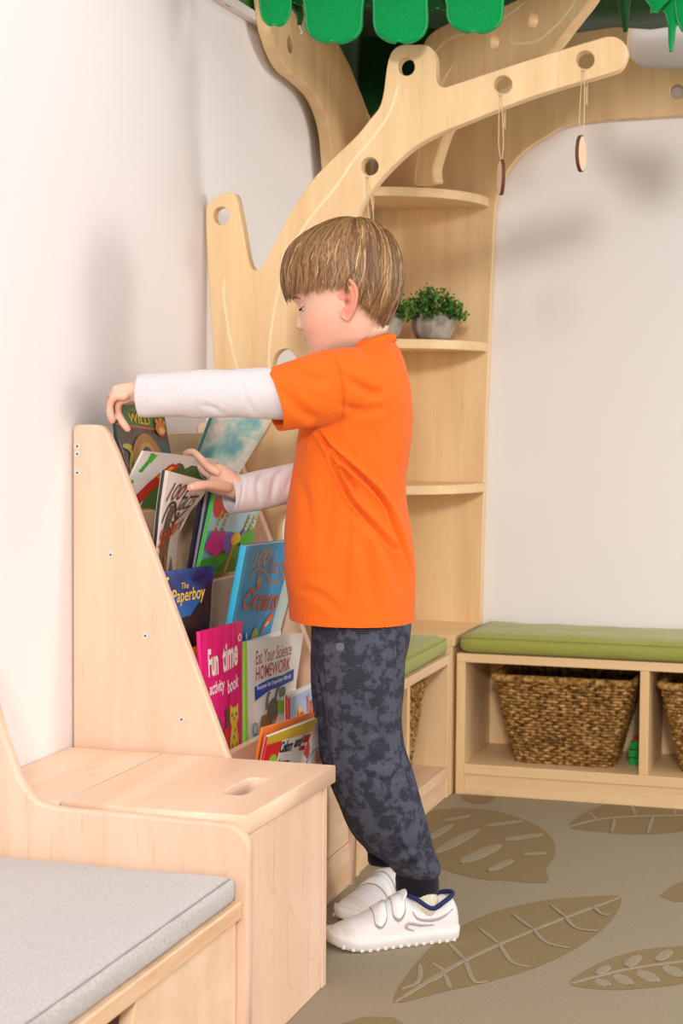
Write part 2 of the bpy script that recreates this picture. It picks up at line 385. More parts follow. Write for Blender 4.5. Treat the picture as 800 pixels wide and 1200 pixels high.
# quarter-round shelves
for zt in (.655,.966,1.285):
    prof = [(XL-.02, 3.92)] + [(XL-.02, 3.90-.0)] ; R_ = .272
    pts = [(XL, YK-.001)]
    for k in range(25):
        t = k/24*PI/2
        pts.append((XL + (.295-XL)*math.cos(PI/2-t)**.9 if k else XL, YK-.001-.265*math.sin(PI/2-t)**.9))
    bm = new_bm(); poly_extrude(bm, [V((a,b_,zt-.02)) for a,b_ in pts], (0,0,.02))
    rel(obj('shelf', bm, TREEX, bevel=.0015), tree)

# ------------------------------------------------------------------ corner unit, benches
cu_ = thing('corner_cabinet', 'low birch corner cabinet with plain flat top under the tree shelf', 'cabinet', loc=(0,3.68,0))
rel(box('cabinet_top', (.002,3.668,.318), (.286,3.942,.34), TREEX), cu_)
rel(box('side_panel', (.262,3.668,0), (.281,3.942,.318), TREE), cu_)
rel(box('front_panel', (.002,3.668,0), (.262,3.684,.318), TREE), cu_)
DK = flat('screw_black', (40,34,30), .5)
def cushion_mesh(x0,y0,z0,x1,y1,z1, r=.018, n=40, puff=.006, seed=0):
    bm = new_bm(); nx = max(6,int((x1-x0)/.02)); ny = max(6,int((y1-y0)/.02)); nz = 6
    def P(u,v,w_):
        x = x0+(x1-x0)*u; y = y0+(y1-y0)*v; z = z0+(z1-z0)*w_
        return V((x,y,z))
    bmesh.ops.create_cube(bm, size=1)
    bmesh.ops.subdivide_edges(bm, edges=[e for e in bm.edges if abs(e.verts[0].co.x-e.verts[1].co.x)>.5], cuts=nx, use_grid_fill=True)
    bmesh.ops.subdivide_edges(bm, edges=[e for e in bm.edges if abs(e.verts[0].co.y-e.verts[1].co.y)>.5], cuts=ny, use_grid_fill=True)
    bmesh.ops.subdivide_edges(bm, edges=[e for e in bm.edges if abs(e.verts[0].co.z-e.verts[1].co.z)>.5], cuts=nz, use_grid_fill=True)
    cx,cy,cz = (x0+x1)/2,(y0+y1)/2,(z0+z1)/2; hx,hy,hz = (x1-x0)/2,(y1-y0)/2,(z1-z0)/2
    for v in bm.verts:
        p = V((v.co.x*2*hx, v.co.y*2*hy, v.co.z*2*hz))
        q = V((max(-hx+r,min(hx-r,p.x)), max(-hy+r,min(hy-r,p.y)), max(-hz+r,min(hz-r,p.z))))
        d = p-q
        if d.length > 1e-6: p = q + d.normalized()*r
        ed = min(1, min(hx-abs(p.x), hy-abs(p.y))/.06)
        if p.z > 0: p.z += puff*max(0,ed)**.6 + .0030*noise.noise(V((p.x*11+seed,p.y*22,0)))*(1 if puff > .004 else .4) + .0012*noise.noise(V((p.x*30+seed,p.y*34,0)))
        else: pass
        v.co = p+V((cx,cy,cz))
        nn = noise.noise(V((v.co.x*9,v.co.y*9+seed,v.co.z*30)))
        if abs(p.z) < hz-.004:
            if abs(p.y) > hy-r: v.co.y += nn*.003
            if abs(p.x) > hx-r: v.co.x += nn*.003
    return bm
GREEN = fabric('olive_green_linen', (164,166,84), (148,150,70), 200, .85, .5, .2, (1,3,3))
GPIPE = fabric('olive_green_seam', (150,156,72), (134,140,58), 260, .85, .4)
def bench(name, label, x0,x1,y0,y1, front, divs, m=TREE):
    """open cubby bench; front is 'x' (faces +x) or 'y' (faces -y)"""
    t = thing(name, label, 'bench', loc=((x0+x1)/2,(y0+y1)/2,0))
    T = .019
    rel(box('seat_board', (x0,y0,.283), (x1,y1,.302), TREEX if front=='y' else EDGE), t)
    rel(box('bottom_shelf', (x0+T,y0,.044) if front=='y' else (x0,y0+T,.044), (x1-T,y1,.066) if front=='y' else (x1,y1-T,.066), TREEX if front=='y' else EDGE), t)
    if front == 'y':
        rel(box('back_panel', (x0+T,y1-.008,.066), (x1-T,y1,.283), TREE), t)
        rel(box('plinth', (x0+T,y0+.004,0), (x1-T,y0+.02,.044), TREEX), t)
        for d in (x0, x1-T): rel(box('side_panel', (d,y0,0), (d+T,y1,.283), TREE), t)
        for d in divs: rel(box('divider', (d,y0+.001,.066), (d+T,y1-.008,.283), TREE), t)
    else:
        rel(box('back_panel', (x0,y0+T,.066), (x0+.008,y1-T,.283), TREE), t)
        rel(box('plinth', (x1-.02,y0+T,0), (x1-.004,y1-T,.044), EDGE), t)
        for d in (y0, y1-T): rel(box('side_panel', (x0,d,0), (x1,d+T,.283), TREE), t)
        for d in divs: rel(box('divider', (x0+.008,d,.066), (x1-.001,d+T,.283), TREE), t)
    return t
bench('cubby_bench', 'pale birch cubby bench along the back wall with a basket in each opening', .288,1.47,3.685,3.942,'y',(.675,1.072))
bench('cubby_bench', 'pale birch cubby bench against the left wall behind the boy', .002,.281,2.968,3.66,'x',(3.31,))
def cushion(label, a, b, seed, gp):
    bm = cushion_mesh(*a, *b, seed=seed)
    o = obj('seat_cushion', bm, GREEN, smooth=True); tag(o, label, 'cushion', gp)
    # piping seams, a child part
    bm = new_bm()
    for z in (b[2]-.004,):
        r = .012
        x0,y0,x1,y1 = a[0]+.002,a[1]+.002,b[0]-.002,b[1]-.002
        pts = []
        for (cx,cy,a0) in ((x1-r,y1-r,0),(x0+r,y1-r,90),(x0+r,y0+r,180),(x1-r,y0+r,270)):
            for k in range(5):
                t = math.radians(a0+k*22.5); pts.append(V((cx+r*math.cos(t), cy+r*math.sin(t), z)))
        pts.append(pts[0]); add_tube(bm, pts, .0008, 6, False)
    s = obj('piping', bm, GPIPE, o, smooth=True)
    return o
cushion('long olive green seat cushion on the back wall bench', (.292,3.676,.3025), (1.46,3.935,.341), 3, None)
cushion('olive green seat cushion on the left wall bench behind the boy', (.006,2.975,.3025), (.279,3.648,.341), 9, None)

# ------------------------------------------------------------------ baskets
def wick(name, c1, c2, c3):
    m, nt, b = newmat(name, c1, .7, .3); N = nt.nodes.new; L = nt.links.new
    tc = N('ShaderNodeTexCoord'); n = N('ShaderNodeTexNoise'); n.inputs['Scale'].default_value = 90; n.inputs['Detail'].default_value = 4
    L(tc.outputs['Object'], n.inputs['Vector']); cr = N('ShaderNodeValToRGB')
    cr.color_ramp.elements[0].position = .35; cr.color_ramp.elements[0].color = lin(c3); cr.color_ramp.elements[1].position = .68; cr.color_ramp.elements[1].color = lin(c2)
    e = cr.color_ramp.elements.new(.5); e.color = lin(c1)
    L(n.outputs['Fac'], cr.inputs[0]); L(cr.outputs[0], b.inputs['Base Color'])
    return m
WICK = wick('seagrass', (158,116,58), (206,166,100), (96,64,28))
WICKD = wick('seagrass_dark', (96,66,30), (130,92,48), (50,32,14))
def make_basket(label, cx, cy, w0, w1, d0, d1, zb, zt, gp):
    t = thing('wicker_basket', label, 'basket', gp, loc=(cx,cy,zb))
    H = zt-zb
    def rr(u, w_, d_, z, off=0):  # rounded rectangle point at perimeter fraction u
        r = .02; a = w_/2; b_ = d_/2; per = [(a-r)*2, PI/2*r, (b_-r)*2, PI/2*r]*2; tot = sum(per); s = u*tot; k = 0
        while s > per[k]: s -= per[k]; k = (k+1)%8
        cors = [(a-r,-b_+r),(a-r,b_-r),(-a+r,b_-r),(-a+r,-b_+r)]
        if k%2 == 0:
            i = k//2
            if i == 0: p = V((-a+r+s,-b_,0)); n = V((0,-1,0))
            elif i == 1: p = V((a,-b_+r+s,0)); n = V((1,0,0))
            elif i == 2: p = V((a-r-s,b_,0)); n = V((0,1,0))
            else: p = V((-a,b_-r-s,0)); n = V((-1,0,0))
        else:
            i = k//2; c_ = cors[i]; an = -PI/2+i*PI/2+s/r; n = V((math.cos(an),math.sin(an),0)); p = V((c_[0],c_[1],0))+n*r
        return p+n*off+V((0,0,z))
    rows = 27; st = 56; per_ = 4
    bm = new_bm(); rr_ = H/rows*.56
    for i in range(rows):
        f = (i+.5)/rows; pts = []
        w_ = w0+(w1-w0)*f; d_ = d0+(d1-d0)*f
        n_pts = st*per_
        for k in range(n_pts+1):
            u = (k%n_pts)/n_pts
            off = .0032*math.cos(PI*st*u*1.0 + (PI if i%2 else 0)) + random.uniform(-.0006,.0006)
            p = rr(u, w_, d_, f*H + random.uniform(-.0010,.0010)); q = rr(u, w_, d_, 0, off); p.x, p.y = q.x, q.y
            pts.append(p)
        add_tube(bm, pts, rr_, 5, False)
    o = obj('weave', bm, WICK, t, smooth=True); o['kind'] = 'stuff'
    bm = new_bm()
    for k in range(st):
        u = (k+.0)/st
        a = rr(u, w0-.002, d0-.002, 0); b_ = rr(u, w1-.002, d1-.002, H)
        add_tube(bm, [a, b_], .0022, 5)
    a = [rr(k/40, w0-.01, d0-.01, .006) for k in range(40)]
    vs = [bm.verts.new(p) for p in a]; bm.faces.new(vs)
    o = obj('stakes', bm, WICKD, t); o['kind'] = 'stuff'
    bm = new_bm()
    for ph in (0, 2*PI/3, 4*PI/3):
        pts = []
        for k in range(361):
            u = (k%360)/360; an = 2*PI*46*u+ph
            p = rr(u, w1+.004, d1+.004, H+.004, .0045*math.cos(an)); p.z += .0045*math.sin(an); pts.append(p)
        add_tube(bm, pts, .0042, 6, False)
    obj('rim', bm, WICK, t, smooth=True)
    # dark inner shell, its colour standing in for the shade inside the basket
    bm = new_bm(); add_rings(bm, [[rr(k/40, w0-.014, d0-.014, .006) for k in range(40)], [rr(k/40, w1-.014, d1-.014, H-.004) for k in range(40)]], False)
    obj('inner_shade_shell', bm, WICKD, t)
    return t
make_basket('brown seagrass basket in the left opening of the back bench', .508,3.815,.200,.292,.150,.19,.0665,.245,'seagrass baskets')
make_basket('brown seagrass basket at the right edge of the photo, beyond the bench divider', .860,3.815,.200,.292,.150,.19,.0665,.245,'seagrass baskets')
b3 = make_basket('brown seagrass basket in the left wall bench, mostly hidden by the boy', .142,3.475,.200,.282,.150,.19,.0665,.245,'seagrass baskets')
b3.rotation_euler.z = PI/2
# small green toy behind the divider
toy = thing('toy_brick', 'small green toy brick with a red stud beside the bench divider', 'toy', loc=(.655,3.80,.066))
GT = flat('toy_green', (20,150,60), .3); RTm = flat('toy_red', (190,40,35), .3)
bm = new_bm()
for z, r in ((0,.013),(.017,.015),(.034,.012)): 
    add_box(bm, (-r,-r,z), (r,r,z+.015))
    add_tube(bm, [(0,0,z+.014),(0,0,z+.018)], r*.6, 12)
obj('brick_body', bm, GT, toy, bevel=.0015)
bm = new_bm(); add_tube(bm, [(0,0,.051),(0,0,.060)], .006, 12); obj('stud', bm, RTm, toy)

# ------------------------------------------------------------------ plants on the middle shelf
def concrete():
    m, nt, b = newmat('grey_concrete', (160,150,138), .9, .15); N = nt.nodes.new; L = nt.links.new
    tc = N('ShaderNodeTexCoord'); n = N('ShaderNodeTexNoise'); n.inputs['Scale'].default_value = 45; n.inputs['Detail'].default_value = 6
    L(tc.outputs['Object'], n.inputs['Vector']); cr = N('ShaderNodeValToRGB')
    cr.color_ramp.elements[0].position = .3; cr.color_ramp.elements[0].color = lin((128,118,106)); cr.color_ramp.elements[1].position = .7; cr.color_ramp.elements[1].color = lin((180,170,156))
    L(n.outputs['Fac'], cr.inputs[0]); L(cr.outputs[0], b.inputs['Base Color'])
    bp = N('ShaderNodeBump'); bp.inputs['Strength'].default_value = .4; bp.inputs['Distance'].default_value = .002; L(n.outputs['Fac'], bp.inputs['Height']); L(bp.outputs[0], b.inputs['Normal'])
    return m
CONC = concrete()
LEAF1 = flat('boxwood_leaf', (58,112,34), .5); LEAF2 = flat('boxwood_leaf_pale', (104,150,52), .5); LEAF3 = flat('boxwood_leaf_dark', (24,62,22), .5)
SOIL = flat('dark_soil', (52,40,28), .9); STEM = flat('stem_brown', (70,74,34), .7)
def plant(label, x, y, s, seed, gp):
    rnd = random.Random(seed)
    t = thing('potted_plant', label, 'plant', gp, loc=(x,y,.966))
    bm = new_bm(); prof = [(.030,0),(.038,.006),(.0455,.022),(.047,.036),(.044,.050),(.040,.0585),(.036,.0585),(.036,.050)]
    rings = []
    for r, z in prof:
        rings.append([V((r*s*math.cos(2*PI*(k+.25)/8)*(1), r*s*math.sin(2*PI*(k+.25)/8), z*s)) for k in range(8)])
    add_rings(bm, rings); obj('pot', bm, CONC, t, bevel=.003)
    bm = new_bm(); add_tube(bm, [(0,0,.048*s),(0,0,.053*s)], .036*s, 16); obj('soil', bm, SOIL, t)
    bms = [new_bm() for _ in range(3)]; bs = new_bm()
    for i in range(150):
        th = rnd.uniform(0,2*PI); ph = math.acos(rnd.uniform(-.12,1)); d = V((math.sin(ph)*math.cos(th), math.sin(ph)*math.sin(th), math.cos(ph)))
        L_ = rnd.uniform(.8,1.08); tip = V((d.x*.066, d.y*.066, .052+d.z*.062))*s*1.0
        tip = V((tip.x*L_, tip.y*L_, .055*s+(tip.z-.055*s)*L_)); base = V((d.x*.02*s, d.y*.02*s, .05*s))
        if i%3 == 0: add_tube(bs, [base, (base+tip)/2+V((0,0,.006)), tip], .0007, 4)
        for j in range(9):
            f = rnd.uniform(.45,1.02); c_ = base.lerp(tip, f)+V([rnd.uniform(-.007,.007) for _ in range(3)])
            dr = (d+V([rnd.uniform(-.9,.9) for _ in range(3)])).normalized(); sd = dr.cross(V([rnd.uniform(-1,1) for _ in range(3)])).normalized()
            nn = dr.cross(sd); l_ = rnd.uniform(.006,.0095); wd = l_*.36
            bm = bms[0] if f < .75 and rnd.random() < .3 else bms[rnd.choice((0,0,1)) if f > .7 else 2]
            q = [c_, c_+dr*l_*.35+sd*wd+nn*.0004, c_+dr*l_*.75+sd*wd*.8, c_+dr*l_, c_+dr*l_*.75-sd*wd*.8, c_+dr*l_*.35-sd*wd+nn*.0004]
            bm.faces.new([bm.verts.new(p) for p in q])
    for bm, m_ in zip(bms, (LEAF1, LEAF2, LEAF3)):
        o = obj('foliage', bm, m_, t); o['kind'] = 'stuff'
    o = obj('stems', bs, STEM, t); o['kind'] = 'stuff'
plant('small round boxwood plant in a faceted grey concrete pot, fully visible on the middle shelf', .207,3.775,1.0,3,'potted plants on the middle shelf')
plant('small potted plant half hidden behind the boy\'s neck', .112,3.70,.95,5,'potted plants on the middle shelf')

# ------------------------------------------------------------------ hanging wooden slices
TW = fabric('cotton_twine', (226,205,170), (196,170,130), 900, .9, .3)
BARK = flat('bark', (108,66,48), .85); SLICE = wood('slice_face', (240,210,178), (230,192,156), (214,170,134), 'Z', 3)
def ornament(label, hole, dc, rot, r=.029):
    h = at(*hole, y=YT+.012); h.z -= .011
    c_ = at(*dc, y=YT-.008)
    t = thing('hanging_wood_slice', label, 'ornament', 'wood slices hung from the branch', loc=tuple(c_))
    bm = new_bm(); n = 26; rnd = random.Random(int(dc[0]))
    wob = [1+rnd.uniform(-.03,.03) for _ in range(n)]
    rings = [[V((0 + s_*.0028, r*k_*wob[i]*math.cos(2*PI*i/n), r*k_*wob[i]*math.sin(2*PI*i/n))) for i in range(n)] for s_, k_ in ((-1,.94),(-1,1),(1,1),(1,.94))]
    add_rings(bm, rings, False); obj('bark_rim', bm, BARK, t).rotation_euler.z = rot
    bm = new_bm()
    for s_ in (-1,1):
        ring = [bm.verts.new((s_*.0030, r*.955*wob[i]*math.cos(2*PI*i/n), r*.955*wob[i]*math.sin(2*PI*i/n))) for i in range(n)]; bm.faces.new(ring)
    bm2 = new_bm(); add_rings(bm2, [[V((s_*.0030, r*.955*wob[i]*math.cos(2*PI*i/n), r*.955*wob[i]*math.sin(2*PI*i/n))) for i in range(n)] for s_ in (-1,1)])
    bm.free(); obj('cut_face', bm2, SLICE, t).rotation_euler.z = rot
    bm = new_bm(); top = h-c_
    front = V((top.x, YT-.004-c_.y, top.z+.004)); back = V((top.x+.001, YT+.029-c_.y, top.z+.004)); low = V((0,0,r*.8))
    for dx in (-.0022,.0022):
        mid = front.lerp(low,.5)+V((dx*1.6,0,0))
        pts = smooth_path([low, low.lerp(mid,.5)+V((dx,0,0)), mid, front+V((dx,0,-.008)), front+V((dx,0,.003)), V((top.x+dx, top.y, top.z+.0006)), back+V((dx,0,.002)), back+V((dx*.5,-.002,-.02)), back+V((dx*.5,-.001,-.05))], 4)
        add_tube(bm, pts, .0008, 6)
    k_ = front+V((0,-.001,.0015)); add_tube(bm, [k_+V((-.0035,0,.001)), k_+V((0,0,-.0005)), k_+V((.0035,0,.001))], [.0008,.0018,.0008], 6)
    obj('twine_loop', bm, TW, t, smooth=True)
ornament('small wooden slice on twine near the tip of the branch, its pale face showing', (685,80),(680.5,180), math.radians(-4))
ornament('small wooden slice on twine from the middle hole of the branch, seen edge on', (588.5,109),(587,208), math.radians(20))
ornament('small wooden slice on twine hanging directly behind the boy\'s head', (433.5,205),(436,285), math.radians(10))

# ------------------------------------------------------------------ fabric leaf canopy
CAN1 = fabric('bright_green_felt', (4,152,80), (0,140,70), 240, .85, .15)
CAN2 = fabric('dark_green_felt', (24,82,30), (16,64,22), 160, .9, .2)
STCH = flat('leaf_stitch', (70,178,110), .8)
cano = thing('leaf_canopy', 'green felt canopy of overlapping leaves over the top of the tree', 'canopy', loc=(.35,3.2,1.66))
CAN3 = fabric('deep_green_felt', (16,58,14), (10,42,10), 160, .9, .2)
def sheet(name, P, m, th=.002, nu=16, nv=16):
    bm = new_bm(); g = [[bm.verts.new(P(i/nu,j/nv)) for j in range(nv+1)] for i in range(nu+1)]
    for i in range(nu):
        for j in range(nv): bm.faces.new((g[i][j],g[i+1][j],g[i+1][j+1],g[i][j+1]))
    o = obj(name, bm, m, smooth=True); s = o.modifiers.new('s','SOLIDIFY'); s.thickness = th
    return rel(o, cano)
sheet('roof_sheet', lambda u,v: V((.02+1.25*u, 2.62+1.30*v, 1.64+.16*math.sin(PI*min(1,u*.9+.1))*math.sin(PI*(v*.9+.1))+.006*math.sin(40*u)*math.sin(23*v))), CAN2)
def cornerP(u,v):
    # cloth falling across the corner behind the trunk, ending in a low point
    x = .012+.44*u; y = 3.875+.015*math.sin(18*u)-.01
    zb = 1.46+.12*min(1,u*2)+.006*math.sin(12*u)
    return V((x, y+.02*v*math.sin(12*u), 1.72+(zb-1.72)*v))
sheet('corner_drape', cornerP, CAN3)
sheet('corner_drape', lambda u,v: V((.008+.003*math.sin(14*u), 3.62+.30*u, 1.74+(1.42+.03*math.sin(7*u)-1.74)*v)), CAN3)
def leafp(name, cols, y, m, tilt=0., stitch=True, curl=.006):
    """leaf given by rows (px_left, px_right, py) on the plane y, from top to tip"""
    rows = smooth_path([V(c_) for c_ in cols], 4); nu = 10
    bm = new_bm(); g = []
    for k, c_ in enumerate(rows):
        a = at(c_.x, c_.z, y=y); b_ = at(c_.y, c_.z, y=y); row = []
        for i in range(nu+1):
            u = i/nu; p = a.lerp(b_, u); p.y += -curl*math.sin(PI*u)*1.5 + tilt*(p.z-1.45) + .003*math.sin(p.z*60+u*4)
            row.append(bm.verts.new(p))
        g.append(row)
    edge = [r[0].co.copy() for r in g]+[v_.co.copy() for v_ in g[-1][1:-1]]+[r[-1].co.copy() for r in reversed(g)]
    for r0, r1 in zip(g, g[1:]):
        for i in range(nu): bm.faces.new((r0[i],r0[i+1],r1[i+1],r1[i]))
    o = obj(name, bm, m, smooth=True); s = o.modifiers.new('s','SOLIDIFY'); s.thickness = .0025; s.offset = 0
    rel(o, cano)
    if stitch:
        cen = sum(edge, V((0,0,0)))/len(edge); bm = new_bm()
        add_tube(bm, [e.lerp(cen,.06)+V((0,-.0022,0)) for e in edge], .0009, 4)
        rel(obj('stitching', bm, STCH), cano).parent = o
        st_ = o.children[-1]; st_.matrix_parent_inverse = Matrix.Identity(4)
def petal(l, r, bot, y, m=CAN1, lt=None, rt__=None, **k):
    lt = l if lt is None else lt; rt__ = r if rt__ is None else rt__; w_ = r-l; c_ = (l+r)/2
    leafp('felt_leaf', [(lt,rt__,-60),(lt+(l-lt)*.5,rt__+(r-rt__)*.5,-28),(l,r,bot-36),(l+w_*.02,r-w_*.02,bot-20),(l+w_*.10,r-w_*.10,bot-9),(l+w_*.26,r-w_*.26,bot-2),(c_-w_*.10,c_+w_*.10,bot)], y, m, **k)
petal(303,343,31,2.86, lt=312, rt__=362)
petal(357,426,51,2.86, lt=340, rt__=436)
petal(437,502,51,2.865, lt=432, rt__=500)
petal(522,591,39,2.86, lt=500, rt__=600)
petal(395,452,8,2.90, CAN2); petal(486,540,12,2.90, CAN2); petal(320,372,6,2.90, CAN2); petal(585,640,-6,2.89, CAN2)
leafp('felt_leaf', [(335,352,-40),(338,353,0),(347,356,18),(349,353,30)], 2.93, CAN2, stitch=False)
leafp('felt_leaf', [(722,742,-40),(724,738,0),(727,736,22),(731,735,38)], 3.2, CAN2, stitch=False)
leafp('felt_leaf', [(752,842,-40),(758,830,-6),(765,815,6),(778,800,14),(783,792,30),(784,789,50),(785,787,61)], 3.0, CAN1)
leafp('felt_leaf', [(745,800,-40),(752,790,-8),(762,776,8),(762,770,16)], 2.98, CAN1)
leafp('felt_leaf', [(786,850,-40),(790,850,10),(793,850,26),(799,846,38)], 2.99, CAN1)
bm = new_bm()
pts = [at(a,b_,y=2.925) for a,b_ in [(350,28),(352,34),(354,38),(351,40)]]
add_tube(bm, smooth_path(pts,4), .0012, 6); rel(obj('hook', bm, SCREW, smooth=True), cano)

# ------------------------------------------------------------------ storage box with curved side panel (near left)
sb = thing('storage_box', 'maple storage box with slotted lift-up lid beside the bookshelf', 'box', loc=(.2,2.2,0))
Y0 = 2.045
def pz(px_, py_): q = at(px_, py_, y=Y0); return (q.x, q.z)
prof = [(0.001,0.0),(0.001,.56)]
prof += [(.02,.555)] + [pz(*p) for p in ((-14,800),(0,850),(12,885),(22,912),(35,932),(50,943),(75,948),(120,952),(200,960),(262,966),(276,971),(286,981),(291,996))] + [(.4115,.25),(.4115,.12),(.4115,0.0)]
sm = smooth_path([V((a,b_,0)) for a,b_ in prof[2:-2]], 4); poly = [(.001,0),(.001,.56)]+[(p.x,p.y) for p in sm]+[(.4115,.12),(.4115,0)]
rel(panel('side_panel', poly, [], (0,Y0+.009,0), (1,0,0), (0,0,1), .018, MAPLE, None, bevel=.0035), sb)
rel(box('front_panel', (.384,Y0+.019,0), (.4030,2.374,.2885), MAPLEF, bevel=.002), sb)
rel(box('corner_strip', (.386,2.3745,0), (.4050,2.392,.2885), MAPLE, bevel=.002), sb)
rel(box('far_panel', (.002,2.374,0), (.3855,2.392,.2885), MAPLE), sb)
# top: fixed strip + lid with slot
yl0, yl1 = 2.064, 2.402
xg0 = at(75,947,z=.314).x; 
rel(box('fixed_top', (.002,yl0,.2895), (.148,yl1,.3145), MAPLEY, bevel=.0012), sb)
sl = [at(*p, z=.315) for p in ((262,929),(290,911.5),(314,912.5),(287,931))]
sc_ = sum(sl, V((0,0,0)))/4; hw = .0165; hl_ = .056
slot = []
for k in range(32):
    t = 2*PI*k/32; cx_, cy_ = math.cos(t), math.sin(t)
    slot.append((sc_.x+hw*math.copysign(abs(cx_)**.6,cx_), sc_.y+hl_*math.copysign(abs(cy_)**.35,cy_)))
lidp = [(.1505,yl0),(.4035,yl0),(.4135,yl1),(.1505,yl1)]
rel(panel('lid', lidp, [slot], (0,0,.302), (1,0,0), (0,1,0), .025, MAPLEY, None, bevel=.0018), sb)
for (a,b_) in (((170,897),(196,889)),((96,938),(120,926))):
    pa, pb = at(a[0],a[1],z=.3146), at(b_[0],b_[1],z=.3146)
    bm = new_bm(); add_box(bm, (.1482,min(pa.y,pb.y),.3130), (.1502,max(pa.y,pb.y),.3150))
    rel(obj('hinge', bm, SCREW), sb)

# ------------------------------------------------------------------ near seat bench with grey cushion
sbn = thing('seat_bench', 'low maple seat bench in the left foreground', 'bench', loc=(.2,1.4,0))
rel(box('seat_board', (.002,.55,.192), (.404,Y0-.001,.213), MAPLEX, bevel=.002), sbn)
rel(box('edge_strip', (.385,.55,.1915), (.4045,Y0-.001,.2125), PLYEDGE, bevel=.002), sbn)
q0 = at(160,1170,x=.396)
fp = [(Y0-.002,0.0),(Y0-.002,.190),(q0.y,.190),(q0.y-.006,.182),(q0.y-.022,.150),(q0.y-.032,.10),(q0.y-.036,0)]
pj_ = panel('front_panel', fp, [], (.389,0,0), (0,1,0), (0,0,1), .016, MAPLEX, None, bevel=.0015); rel(pj_, sbn)
rel(box('back_panel', (.004,.55,0), (.02,Y0-.002,.192), MAPLEX), sbn)
rel(box('near_panel', (.02,.55,0), (.39,.568,.192), MAPLE), sbn)
GREY = fabric('heather_grey_felt', (200,193,189), (180,174,171), 330, .95, .4, .2)
bm = cushion_mesh(.006,.56,.2135,.402,Y0-.004,.246, r=.013, puff=.003, seed=1)
gc = tag(obj('seat_pad', bm, GREY, smooth=True), 'heather grey felt seat pad on the near low bench', 'cushion')
bm = new_bm(); add_tube(bm, [(.395,y_,.2445) for y_ in np.linspace(.58,Y0-.02,30)], .0009, 5)
obj('seam', bm, flat('grey_seam', (150,144,146), .9), gc)

# ------------------------------------------------------------------ book display shelf
bsf = thing('book_display_shelf', 'sloping maple display shelf with five stepped tiers of picture books', 'bookshelf', loc=(.15,2.68,0))
def sx(z): return .3686-.4*z
side = [(.002,0),(.002,.785),(.006,.7905),(.012,.792),(.040,.792),(.050,.789),(.058,.780)] + [(sx(z)+.004,z) for z in (.75,.6,.5,.4,.3,.22)] + [(.289,.185),(.289,0)]
for k_, y_ in enumerate((2.412,2.912)):
    p = panel('side_panel', side, [], (0,y_+.009,0), (1,0,0), (0,0,1), .018, MAPLE, None, bevel=.003); rel(p, bsf)
    if k_ == 0: near = p
YA, YZ = 2.4305, 2.9115
for (a,b_) in ((91,523),(91,532),(91,554),(130,650),(170.5,745),(213,843)):
    c_ = at(a,b_,y=2.412); bm = new_bm(); bmd = new_bm()
    add_tube(bm, [(c_.x,2.4128,c_.z),(c_.x,2.4105,c_.z)], [.0056,.0048], 14)
    add_tube(bmd, [(c_.x,2.4106,c_.z),(c_.x,2.4102,c_.z)], .0017, 6)
    so_ = rel(obj('screw', bm, SCREW), bsf); obj('socket', bmd, DARKHOLE, so_)
bm = new_bm(); pts = []
for k in range(24):
    t = 2*PI*k/24; c_ = at(91,527.5,y=2.412); pts.append(V((c_.x+.0055*math.cos(t)*1.05, 2.4121, c_.z+.0055*math.sin(t)+math.copysign(.0055,math.sin(t)))))
poly_extrude(bm, pts, (0,-.0012,0)); rel(obj('screw_plate', bm, PLYEDGE), bsf)
LZ = [.192,.310,.428,.546,.664]
for k, z in enumerate(LZ):
    x = sx(z)-.010
    rel(box('tier_lip', (x-.012,YA,z-.236 if k else .075), (x,YZ,z), MAPLEY if k%2 else EDGE, bevel=.002), bsf)
    xb = sx(LZ[k+1])-.022 if k < 4 else .022
    rel(box('tier_floor', (xb,YA,z-.118), (x-.012,YZ,z-.106), EDGE), bsf)
rel(box('top_board', (.022,YA,.558), (.034,YZ,.776), EDGE, bevel=.002), bsf)
rel(box('kick_board', (.270,YA,0), (.284,YZ,.074), EDGE), bsf)
rel(box('rear_board', (.004,YA,.0), (.012,YZ,.56), EDGE), bsf)

# ------------------------------------------------------------------ picture books
PAPER = flat('paper_edge', (236,230,218), .7)
def inkmat(col, rough=.35):
    nm = 'ink_%d_%d_%d' % tuple(col)
    return flat(nm, col, rough, .5)
def washmat(name, stops, scale=(3,3,3), ns=3.0, det=3):
    """printed picture wash: noise mapped to a few inks, in the sheet's own space"""
    m, nt, b = newmat(name, stops[0], .32, .5); N = nt.nodes.new; L = nt.links.new
    tc = N('ShaderNodeTexCoord'); mp = N('ShaderNodeMapping'); mp.inputs['Scale'].default_value = scale
    L(tc.outputs['Object'], mp.inputs[0]); n = N('ShaderNodeTexNoise'); n.inputs['Scale'].default_value = ns; n.inputs['Detail'].default_value = det
    L(mp.outputs[0], n.inputs['Vector']); cr = N('ShaderNodeValToRGB')
    k = len(stops); cr.color_ramp.elements[0].position = .32; cr.color_ramp.elements[0].color = lin(stops[0])
    cr.color_ramp.elements[1].position = .68; cr.color_ramp.elements[1].color = lin(stops[-1])
    for i, s in enumerate(stops[1:-1]): e = cr.color_ramp.elements.new(.32+.36*(i+1)/(k-1)); e.color = lin(s)
    L(n.outputs['Fac'], cr.inputs[0]); L(cr.outputs[0], b.inputs['Base Color'])
    return m
